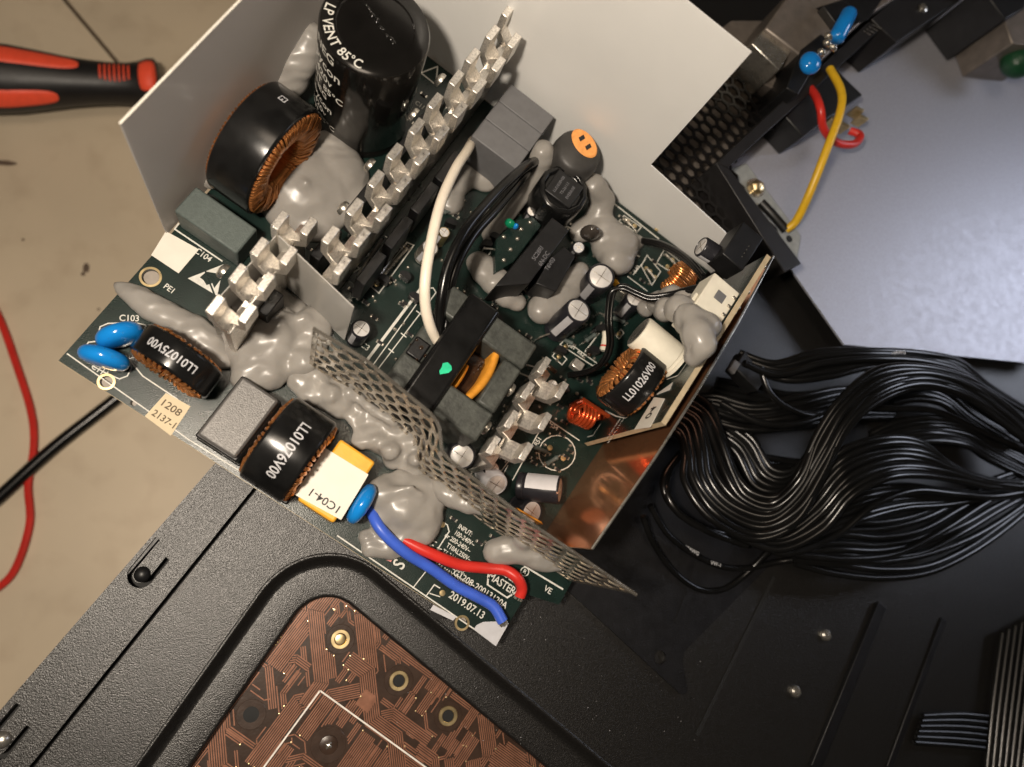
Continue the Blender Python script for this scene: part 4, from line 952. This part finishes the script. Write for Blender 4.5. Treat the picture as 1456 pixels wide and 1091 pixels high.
B(psu, lumps([(345, 445), (385, 425), (430, 440), (455, 470), (430, 520), (395, 540), (350, 535), (330, 505)], 34, 4, 7.5, .5, 4, 4)+[(390, 470, 4, 9, .8), (365, 515, 3, 8, .8), (432, 455, 7, 3, 1), (385, 500, 4, 8, .7)]+chain([(345, 480, 4, 2.4), (370, 470, 9, 2.2), (400, 462, 11, 2)], 4), 'broad lumpy sealant mass under the clear sheet', wob=2.2, it=14)
B(psu, lumps([(420, 520), (470, 525), (520, 565), (575, 610), (610, 650), (600, 680), (560, 660), (520, 630), (480, 590), (430, 560)], 60, 3, 5.5, .5, 4, 8)+chain([(500, 560, 6, 2.4), (530, 585, 8, 2.2), (560, 600, 8, 2)], 4)+[(470, 560, 6, 3.4, 1), (555, 640, 7, 3.6, 1), (590, 655, 8, 2.8, 1)], 'lumpy sealant along the foot of the perforated shield', wob=2.4, it=20, vox=.75)
B(psu, [(575, 718, 3, 10, .8), (598, 708, 3, 9, .8), (600, 738, 3, 8, .8), (560, 735, 2, 8, .7)]+lumps([(535, 690), (585, 665), (620, 690), (628, 725), (610, 760), (560, 765), (530, 740)], 24, 3.5, 6, 1, 6, 5)+lumps([(500, 758), (540, 740), (590, 765), (600, 785), (555, 790), (515, 780)], 16, 2.5, 4.5, 0, 1.2, 6)+chain([(560, 700, 10, 2), (585, 695, 12, 1.8), (600, 705, 11, 1.4)], 4), 'rounded lumpy sealant dome by the blue wire', wob=2.2, it=12)
B(psu, chain([(625, 690, 8, 3.6), (655, 712, 10, 4.2), (690, 722, 12, 3)], 6, .2)+chain([(705, 785, 4, 4.6), (735, 780, 7, 5), (770, 795, 8, 4.4), (795, 805, 8, 2.4)], 6, .15)+[(745, 765, 12, 4)], 'sealant drips sticking to the perforated shield')
B(psu, chain([(772, 215, 20, 5), (765, 240, 14, 4.6), (745, 270, 8, 4), (715, 310, 4, 4), (695, 335, 3, 3)], 6)+[(785, 225, 12, 4)], 'sealant tongue round the black wire')
B(psu, chain([(845, 262, 14, 4.6), (858, 285, 9, 5), (848, 315, 5, 5), (825, 330, 2, 5)], 6)+chain([(860, 330, 6, 7), (880, 350, 6, 8), (900, 345, 3, 4), (912, 343, 6, 2)], 5)+[(878, 368, 8, 7), (868, 350, 5, 8)], 'sealant mass wrapped round the drum inductor')
B(psu, [(690, 385, 3, 6), (705, 400, 4, 6), (720, 420, 4, 5), (680, 375, 2, 5), (735, 430, 3, 4)], 'sealant beside the top of the transformer')
B(psu, chain([(770, 440, 3, 6), (790, 425, 3, 7), (810, 405, 3, 6), (825, 385, 4, 4)], 5), 'sealant by the two small capacitors')
B(psu, [(650, 255, 1, 7, .6), (668, 245, 1, 7, .6), (640, 285, 1, 6, .6), (690, 250, 1, 7, .6)], 'flat sealant between the heat sink and wires')
sc = [DP(x, y, o_) for x, y, o_ in ((918, 437, 13), (935, 430, 13), (955, 425, 11), (975, 430, 9), (992, 442, 7), (1004, 465, 6), (999, 490, 5), (988, 505, 4), (965, 440, 13), (980, 455, 11), (990, 475, 8), (945, 440, 14), (992, 425, 5), (1006, 445, 4))]
def wpx(p):
    c = Rm.transposed() @ (p-CAM); return CX+FPX*c.x/c.z, CY+FPX*c.y/c.z, p.z
B(psu, [(*wpx(p), r, 1) for p, r in zip(sc, (4, 4.6, 5.2, 5.6, 5.6, 5, 4.6, 3.8, 5.2, 5.4, 5.2, 4.6, 4, 4))], 'glossy sealant draped over the white drum and connector', wob=1.5, it=22)
# ---- wires on the board
def wire(pts, r, m, lab, name='wire', n=10, k=10):
    q = [P(*p) for p in pts]; return part(name, MB().tube(spline(q, k), r, n), M[m], psu, q[0], lab, smooth=70)
wb = wire([(526, 722, 5), (541, 752, 8), (573, 783, 7), (613, 808, 5), (647, 832, 4), (681, 850, 4), (702, 863, 4.5), (715, 884, 5)], 1.98, 'bluewire', 'thick blue wire with a cut end crossing the board corner')
wr = wire([(574, 768, 5), (610, 786, 6), (653, 803, 5), (690, 808, 5), (718, 811, 6), (735, 822, 7), (742, 836, 6), (739, 848, 5)], 1.98, 'redwire', 'thick red wire with a cut end crossing the board corner')
for o_, p, q in ((wb, (714, 881, 5), (717, 889, 4.8)), (wr, (739.5, 846, 5), (736, 853, 4.6))):
    p, q = P(*p), P(*q); d = q-p; e = d.orthogonal().normalized(); g = d.normalized().cross(e)
    for k in range(7): part('copper_strand', MB().tube([p+(e*math.cos(k)+g*math.sin(k))*(1.1 if k else 0), q+(e*math.cos(k)+g*math.sin(k))*1.3], .42, 6), M['solder'], o_)
wire([(672, 200, 14), (664, 215, 24), (648, 240, 33), (628, 285, 40), (614, 340, 43), (605, 395, 42), (605, 435, 38), (612, 465, 33), (622, 485, 28)], 1.75, 'whitewire', 'thick white wire arching in front of the transformer')
wire([(765, 228, 16), (750, 235, 26), (722, 258, 34), (690, 292, 38), (660, 330, 40), (638, 375, 39), (628, 420, 36), (625, 455, 32), (625, 490, 28)], 1.75, 'blackwire', 'thick black wire arching in front of the transformer')
wire([(756, 236, 12), (735, 262, 24), (705, 298, 30), (672, 335, 33), (648, 380, 33), (636, 430, 30), (632, 480, 26)], 1.75, 'blackwire', 'second black wire below the arching one')
for k in range(2):
    o_ = k*5
    wire([(1005, 408+o_, 54), (985, 409+o_, 50), (955, 417+o_, 44), (925, 421+o_, 40), (905, 414+o_, 38), (885, 406+o_, 36), (873-o_, 417, 34), (868-o_, 450, 30), (870-o_, 490, 26), (860-o_, 515, 22), (835, 530-o_*.5, 16), (808, 535-o_*.5, 10)], .85, 'blackwire', ('thin black wire from the white connector, outer of the pair', 'thin black wire from the white connector, inner of the pair')[k], n=8)
    wire([(914, 341+o_*.6, 8), (940, 346+o_*.8, 20), (965, 358+o_, 34), (985, 374+o_, 46), (1000, 392+o_, 54)], 1.0, 'blackwire', ('black wire running along the back edge to the connector', 'lower black wire running along the back edge to the connector')[k], n=8)
# small white and pink insulating strips at the front edge
qd = [P(x, y, .05) for x, y in ZL((625, 825), (640, 805), (670, 790), (775, 788), (785, 800), (727, 902))]; part('white_tab', MB().prism(qd, (0, 0, .3)), M['pale'], psu, None, 'pale plastic tab at the board tip', smooth=0)
qd = [P(x, y, .05) for x, y in ZL((105, 425), (265, 478), (245, 515), (115, 460))]; part('pink_strip', MB().prism(qd, (0, 0, .3)), M['pink'], psu, None, 'pink plastic strip at the front edge', smooth=0)
qd = [P(x, y, .05) for x, y in ZL((440, 712), (545, 768), (530, 785), (425, 735))]; part('pale_tab', MB().prism(qd, (0, 0, .3)), M['pale'], psu, None, 'pale strip over the front edge', smooth=0)
part('edge_slot', MB().prism([P(x, y, .04) for x, y in ZL((430, 735), (490, 765), (470, 785), (420, 765))], (0, 0, .05)), M['dark'], psu, smooth=0)
# ------------------------------------------------------------------ folded insulating film round the board
film = thing('insulating_film', 'pale folded plastic film standing round two sides of the circuit board', 'plastic sheet', F(60, 172, -1))
fp = lambda x, y: onplane(x, y, F(0, 172.2), EV)
part('film_floor', MB().prism([F(.8, .4, -2.6), F(169, .4, -2.6), F(169, 171, -2.6), F(-1, 171, -2.6)], (0, 0, .4)), mat('tan_film', (.30, .26, .22), .5), film, None, 'film layer under the circuit board', smooth=0)
r1, r2_, r3, r4 = fp(1030, 330), fp(925, 235), fp(1068, 75), fp(975, 0)
part('film_wall', MB().prism([F(-1.2, 172.2, -1), F(172, 172.2, -1), F(172, 172.2, 22), r1, r2_, r3, V((F(95, 172.2)).to_tuple()[:2]+(r4.z,)), F(-1.2, 172.2, r4.z)], EV*.45), M['filmw'], film, None, 'opaque pale grey film wall behind the board', smooth=0)
lp = lambda x, y: onplane(x, y, F(-1.2, 0), EU)
l1 = lp(172, 178); l2 = lp(345, 0)
lb = lp(236, 330); lb.z = -1
part('film_wall', MB().prism([lb, l1, F(-1.2, 172.2, l1.z+.5), F(-1.2, 172.2, -1)], -EU*.45), M['film'], film, None, 'translucent film wall along the left side of the board', smooth=0)
part('film_edge', MB().prism([l1, F(-1.2, 172, l1.z+.5), F(-1.2, 172, l1.z+.9), l1+EZ*.4], -EU*.6), M['white'], film, smooth=0)
# ------------------------------------------------------------------ power supply casing, upper right
ZP = -3.
ZA = lambda *a: [zo(x, y, 900, 0, 2.597) for x, y in a]
cs_ = thing('power_supply_casing', 'opened grey power supply casing with black hex grille, inlet and loose wires', 'metal casing', P(1250, 250, -13))
def cbox(pts, z0, z1, m, name, lab=None, bev=.4, parent=None):
    return part(name, MB().prism([(lambda p: V((p.x, p.y, z0)))(P(x, y, z1)) for x, y in pts], (0, 0, z1-z0)), M[m], parent or cs_, None, lab, bev=bev)
cbox([(1022, 236), (1240, 38), (1500, -150), (1700, 300), (1500, 520), (1200, 490)], ZP-1, ZP, 'panel', 'inner_panel', 'smooth blue grey inner face of the casing', 0)
cbox([(1018, 232), (1236, 30), (1248, 45), (1036, 238)], ZP+.1, 20, 'flange', 'flange'); cbox([(1018, 232), (1036, 238), (1140, 375), (1116, 388)], ZP+.1, 19.8, 'flange', 'flange')
cbox([(1239, 27), (1275, 61), (1372, -4), (1345, -60)], ZP+.1, 21, 'flange', 'flange_plate', 'black flange plate with a screw')
part('screw', MB().lathe([(2.2, 0), (2.1, .8), (1.2, 1.3), (0, 1.4)], P(1312, 12, 21), EZ, 20), M['steel'], cs_)
for k in range(4): part('scratch', MB().tube([P(1228+k*4, 44-k*3, 21.2), P(1238+k*5, 50-k*3, 21.2)], .18, 5), M['steel'], cs_)
# hex grille: flat sheet of long cells
gp = P(1030, 235, 6); gu = (P(1080, 279, 6)-gp).normalized(); gv = V((-gu.y, gu.x, 0)); gb = MB(); lw, sw = 7.0, 4.9
ga = [(0, -.667), (.5, -.333), (.5, .333), (0, .667), (-.5, .333), (-.5, -.333)]
def gpt(a, b, z=6): p = gp+gu*a+gv*b; return V((p.x, p.y, z))
for i in range(-9, 9):
    for j in range(-14, 16):
        b0 = (i+(.5 if j % 2 else 0))*sw; a0 = j*lw*.76
        ring = [(a0+y*lw*1.14*.667*1.5/1.5, b0+x*sw) for x, y in ga]; inn = [(a0+y*lw*.88*.667*1.5/1.5*1.1, b0+x*sw*.72) for x, y in ga]
        x, y, _ = wpx(gpt(a0, b0))
        # keep to the left of both flanges and above the board
        if not ((x-1030)*185+(y-235)*200 < 0 or ((x-1030)*.81-(y-235)*.59 < 0)): continue
        uu, vv = UV(x, y, 6)
        if not (880 < x < 1200 and 40 < y < 385) or vv < 178 or uu > 184: continue
        if (x-1030)*135-(y-235)*95 > 0 and (x-1030)*185+(y-235)*200 > 0: continue
        gb.add([gpt(*q) for q in ring]+[gpt(*q) for q in inn], [(k, (k+1) % 6, 6+(k+1) % 6, 6+k) for k in range(6)])
g = part('hex_grille', gb, M['mesh'], cs_, None, 'black hexagonal ventilation grille', smooth=0)
so = g.modifiers.new('solid', 'SOLIDIFY'); so.thickness = 1.0*S
cbox([(880, 150), (1040, 30), (1230, 30), (1110, 160), (1040, 235), (1122, 372), (1060, 385), (900, 300)], -13, -4, 'can', 'panel_below_grille', None, 0)
cbox([(1088, 40), (1130, -20), (1300, -20), (1232, 25), (1160, 95)], -3, 26, 'can', 'filter_can', 'brown grey tin box of the mains inlet', .8)
cbox([(1069, 62), (1085, 42), (1126, 72), (1108, 100)], -3, 24, 'steel', 'can_lug', None, .4); cbox([(1065, 85), (1100, 100), (1112, 131), (1075, 115)], -3, 12, 'can', 'can_tab', None, .4)
cbox([(1140, 70), (1168, 48), (1180, 60), (1135, 135), (1118, 125)], -3, 27, 'plastic', 'inlet_body', None, .5); cbox([(1170, 8), (1200, 0), (1215, 12), (1190, 35)], -3, 30, 'plastic', 'inlet_body', None, .5)
part('tape_patch', MB().prism([P(x, y, 26.2) for x, y in ((1160, 12), (1230, -10), (1260, -10), (1235, 28), (1200, 40))], (0, 0, .2)), M['plastic'], cs_, smooth=0)
part('blue_capacitor', MB().tube(spline([P(1208, 18, 34), P(1200, 34, 35), P(1187, 58, 33)], 6), [2.2]+[3.4]*11+[2.4], 14), M['blue'], cs_, None, 'long blue capacitor bridging the inlet terminals', smooth=70)
part('blue_capacitor', MB().ell(P(1152, 90, 32), EU*4.6, EV*5.2, EZ*3.4), M['blue'], cs_, None, 'round blue capacitor beside the black flange', smooth=80)
for x, y in ((1176, 62), (1184, 68), (1168, 75), (1178, 52)): part('solder_lug', MB().ell(P(x, y, 33), EU*2, EV*1.5, EZ*1.6, 12, 8), M['solder'], cs_, smooth=80)
cbox([(1116, 165), (1187, 96), (1227, 135), (1142, 194)], ZP, 14, 'plastic', 'switch_block', 'black rocker switch body', .6)
for a in ((1216, 160), (1222, 172), (1196, 182), (1182, 175)): part('terminal', MB().box(P(*a, 9), EU*2.2+EV*.6, EV*.9, EZ*3), M['gold'], cs_, bev=.2)
def cw(pts, r, m, lab): return part('wire', MB().tube(spline([P(*p) for p in pts], 10), r, 12), M[m], cs_, None, lab, smooth=70)
cw([(1148, 120, 16), (1160, 137, 22), (1167, 157, 24), (1171, 183, 20), (1190, 203, 15), (1214, 205, 13), (1223, 193, 11), (1208, 186, 9)], 1.75, 'redwire', 'short red wire looping to the switch')
cw([(1180, 98, 22), (1196, 130, 27), (1194, 162, 28), (1175, 214, 25), (1151, 275, 16), (1132, 314, 7), (1117, 327, 3)], 1.75, 'yelwire', 'long yellow earth wire')
cbox([(1036, 240), (1062, 232), (1140, 335), (1134, 372), (1120, 376)], ZP, 0, 'grey', 'earth_bracket', 'pale grey earth bracket with a brass screw', .5)
part('earth_screw', MB().lathe([(3.3, 0), (3.4, 2.5), (2.6, 3.4), (1.2, 3.8), (0, 3.6)], P(1073, 268, 0), EZ+EU*.15, 6), M['gold'], cs_, bev=.3)
part('ring_terminal', MB().lathe([(2.2, .1), (4.4, .1), (4.4, .7), (2.2, .7), (2.2, .1)], P(1073, 268, 0), EZ, 24), M['solder'], cs_)
part('shrink_tube', MB().tube(spline([P(1082, 288, 2), P(1098, 305, 3), P(1117, 327, 3)], 5), 2.0, 10), M['plastic'], cs_, smooth=70)
part('bracket_hole', MB().lathe([(1.6, .05), (1.6, .12)], P(1122, 340, 0), EZ, 20), M['dark'], cs_)
cbox([(1428, 30), (1456, 5), (1500, 20), (1500, 70), (1440, 62)], ZP, 25, 'can', 'terminal_can', None, .6)
part('green_coil', MB().ell(P(1446, 90, 16), EU*8, EV*7, EZ*7), mat('dark_green_coil', (.01, .06, .025), .35, bump=.4), cs_, None, 'dark green coil at the edge of the casing', smooth=80)
cbox([(1395, -20), (1470, -20), (1456, 12), (1430, 28)], ZP, 30, 'plastic', 'socket_body', None, .6)
# ------------------------------------------------------------------ black cables
ZB = lambda *a: [zo(x, y, 880, 440, 2.479) for x, y in a]
GR = 'black output cables beside the circuit board'
def ribbon(lab, A_, B_, n, zs, r=1.5, m='blackwire', jit=.3):
    """flat cable of n wires between two edge paths given in the picture"""
    A_, B_ = ZB(*A_), ZB(*B_); rj = random.Random(len(lab)*7+n)
    a = [P(x, y, z) for (x, y), z in zip(A_, zs)]; b = [P(x, y, z) for (x, y), z in zip(B_, zs)]
    t = thing('flat_cable', lab, 'cable', V((a[0].x, a[0].y, ZT)), GR)
    for i in range(n):
        f0_ = i/max(1, n-1); ph = rj.uniform(0, 6.3); am = rj.uniform(.01, .045); pts = []
        for k, (p, q) in enumerate(zip(a, b)):
            f = f0_+am*math.sin(ph+k*1.3); pts.append(p+(q-p)*f+V((rj.uniform(-jit, jit), rj.uniform(-jit, jit), rj.uniform(-.9, .9))))
        part('insulated_wire', MB().tube(spline(pts, 9), r, 10), M[m], t, pts[0], smooth=70)
    return t
ribbon('flat black cable arching along the top of the cable bundle under the grey panel', ((425, 155), (550, 188), (700, 150), (880, 148), (1060, 158), (1200, 185), (1300, 265), (1440, 350)), ((480, 215), (590, 250), (740, 235), (880, 205), (1030, 195), (1160, 225), (1260, 320), (1440, 430)), 6, (4, 8, 12, 14, 12, 8, 4, 0))
ribbon('flat black cable with bright glints running level behind the big loop', ((200, 330), (330, 305), (480, 340), (640, 310), (820, 280), (1000, 320)), ((150, 400), (290, 388), (450, 425), (620, 415), (760, 390), (960, 380)), 7, (-10, -6, 0, 4, 2, -4))
ribbon('wide flat black cable bent in a big loop and rising to the right', ((250, 300), (330, 350), (372, 450), (410, 570), (470, 650), (560, 660), (640, 560), (700, 420), (790, 300), (920, 215), (1080, 205), (1230, 245), (1350, 320), (1450, 420)), ((120, 420), (200, 440), (228, 520), (232, 610), (320, 730), (480, 810), (620, 760), (720, 600), (800, 440), (900, 330), (1060, 270), (1220, 310), (1340, 390), (1450, 480)), 9, (-6, 0, 5, 8, 12, 16, 22, 26, 30, 32, 30, 24, 16, 8))
ribbon('flat black cable curving over the middle of the bundle to the right edge', ((480, 745), (600, 720), (680, 620), (780, 505), (920, 458), (1060, 470), (1180, 550), (1300, 600), (1450, 612)), ((400, 790), (560, 840), (720, 770), (820, 660), (940, 600), (1060, 585), (1190, 600), (1300, 625), (1450, 640)), 8, (4, 8, 14, 20, 22, 20, 14, 8, 4))
ribbon('flat black cable showing in the gap to the right of the rising loop', ((880, 440), (980, 400), (1100, 385), (1230, 410), (1330, 470), (1450, 540)), ((900, 510), (1000, 480), (1110, 465), (1220, 480), (1310, 530), (1450, 600)), 7, (2, 6, 8, 6, 2, 0))
ribbon('flat black cable sweeping along the bottom of the bundle', ((600, 830), (760, 760), (920, 755), (1060, 720), (1200, 650), (1320, 600), (1450, 560)), ((620, 895), (760, 925), (920, 945), (1080, 930), (1220, 870), (1340, 790), (1450, 700)), 9, (0, 2, 3, 3, 2, 0, -2))
ribbon('three black wires seen through the opening of the big loop', ((395, 510), (520, 525), (650, 535), (760, 520)), ((395, 560), (520, 580), (650, 575), (760, 560)), 3, (-6, -4, -2, -4))
ribbon('short pair of black wires below the loop opening', ((380, 600), (480, 635), (600, 640)), ((400, 640), (490, 655), (600, 660)), 2, (-6, -4, -4))
ribbon('black wires running down the left side of the loop', ((250, 480), (160, 590), (190, 690), (300, 770), (430, 800)), ((180, 570), (165, 640), (210, 720), (330, 790), (450, 830)), 2, (-2, 2, 4, 4, 2))
ribbon('flat black cable lying low between the top cable and the rising loop', ((900, 215), (1020, 225), (1140, 255), (1260, 350), (1450, 470)), ((960, 330), (1060, 320), (1150, 345), (1240, 420), (1450, 545)), 6, (2, 4, 4, 2, 0))
ribbon('flat black cable packed between the middle cable and the bottom cable', ((720, 700), (860, 640), (1000, 620), (1150, 640), (1300, 650), (1450, 640)), ((700, 800), (850, 740), (1000, 700), (1140, 690), (1290, 670), (1450, 650)), 6, (6, 8, 6, 4, 2, 0))
ribbon('flat black cable tucked inside the left of the loop', ((380, 390), (470, 460), (540, 560), (620, 560), (690, 480), (760, 400)), ((330, 440), (410, 500), (480, 620), (580, 640), (680, 560), (770, 450)), 5, (-8, -4, 0, 4, 6, 4))
ribbon('flat black cable in the shadow at the upper left of the bundle', ((345, 250), (470, 270), (600, 300), (760, 290)), ((310, 320), (450, 360), (600, 370), (760, 350)), 5, (-10, -9, -8, -8))
def loopw(lab, pts, zs, r=1.3):
    q = [P(x, y, z) for (x, y), z in zip(ZB(*pts), zs)]; t = thing('black_wire', lab, 'wire', V((q[0].x, q[0].y, ZT)), GR)
    return part('insulated_wire', MB().tube(spline(q, 10), r, 10), M['blackwire'], t, q[0], smooth=70), q
loopw('single black wire hanging in a low loop below the bundle', ((85, 730), (120, 820), (190, 920), (280, 985), (370, 985), (450, 930), (520, 860), (570, 820)), (-4, -8, -11, -12.4, -12.4, -11, -6, 0))
o, q = loopw('black wire with tiny white print crossing below the bundle', ((110, 690), (170, 790), (260, 860), (360, 905), (450, 912), (560, 890), (640, 880)), (-6, -8, -10, -10, -10, -8, -4))
loopw('black wire dropping across the upper left of the bundle', ((500, 205), (530, 290), (600, 350), (700, 375), (820, 360)), (10, 10, 10, 8, 4))
for lab, pts, zs in (('black wire slung loosely over the top cable', ((440, 190), (560, 230), (720, 190), (900, 175), (1080, 185), (1220, 230), (1320, 320), (1450, 400)), (12, 12, 16, 18, 16, 12, 8, 4)),
    ('black wire crossing the rising loop', ((360, 330), (500, 400), (640, 400), (800, 350), (960, 350), (1120, 360), (1300, 440), (1450, 500)), (4, 8, 10, 8, 10, 10, 6, 2)),
    ('black wire sagging under the middle cable', ((440, 780), (580, 860), (760, 800), (900, 690), (1040, 640), (1180, 650), (1320, 660), (1450, 640)), (2, 6, 8, 12, 12, 10, 6, 4)),
    ('black wire leaving the bundle low on the right', ((600, 860), (800, 880), (980, 860), (1140, 780), (1280, 690), (1450, 590)), (4, 6, 6, 6, 4, 2))):
    loopw(lab, pts, zs, 1.5)
# tiny print along the wires
def wtext(s_, a, b, z, parent, size=2.0):
    p, q_ = (P(*k, z) for k in ZB(a, b)); d = (q_-p).normalized(); text(parent, s_, (p+q_)/2, d, V((-d.y, d.x, 0)), size, M['pale'])
wtext('18AWG', (225, 832), (290, 868), -8.6, o); wtext('VW-1', (325, 893), (360, 903), -8.6, o)
fc = [x for x in bpy.data.objects if x.name == 'flat_cable'][0]
wtext('18AWG', (930, 152), (1040, 152), 15.4, fc, 2.2)
# black plug at the upper left of the bundle
t = thing('cable_connector', 'small black plug at the upper left end of the cable bundle', 'connector', P(1035, 520, -13))
part('plug_body', MB().prism([P(x, y, -2) for x, y in ZB((370, 220), (405, 160), (490, 235), (450, 300))], (0, 0, 8)), M['plastic'], t, bev=.5); part('plug_latch', MB().prism([P(x, y, 6.2) for x, y in ZB((380, 215), (400, 180), (420, 195), (398, 232))], (0, 0, 2)), M['boxgrey'], t, bev=.3)
# cables in the dark lower right corner
def rib2(lab, A_, B_, n, z, r=1.2):
    a = [P(x, y, z) for x, y in A_]; b = [P(x, y, z) for x, y in B_]; t = thing('flat_cable', lab, 'cable', V((a[0].x, a[0].y, ZT)), 'black cables in the lower right corner')
    for i in range(n):
        f = i/(n-1); part('insulated_wire', MB().tube(spline([p+(q-p)*f for p, q in zip(a, b)], 8), r, 10), M['blackwire'], t, a[0]+(b[0]-a[0])*f, smooth=70)
rib2('flat black cable running level in the dark lower right corner', ((1312, 1018), (1370, 1016), (1425, 1022)), ((1300, 1056), (1360, 1060), (1420, 1066)), 6, -11)
rib2('flat black cable running up the lower right edge of the picture', ((1425, 900), (1412, 1000), (1400, 1130)), ((1480, 870), (1465, 1000), (1450, 1130)), 7, -10)
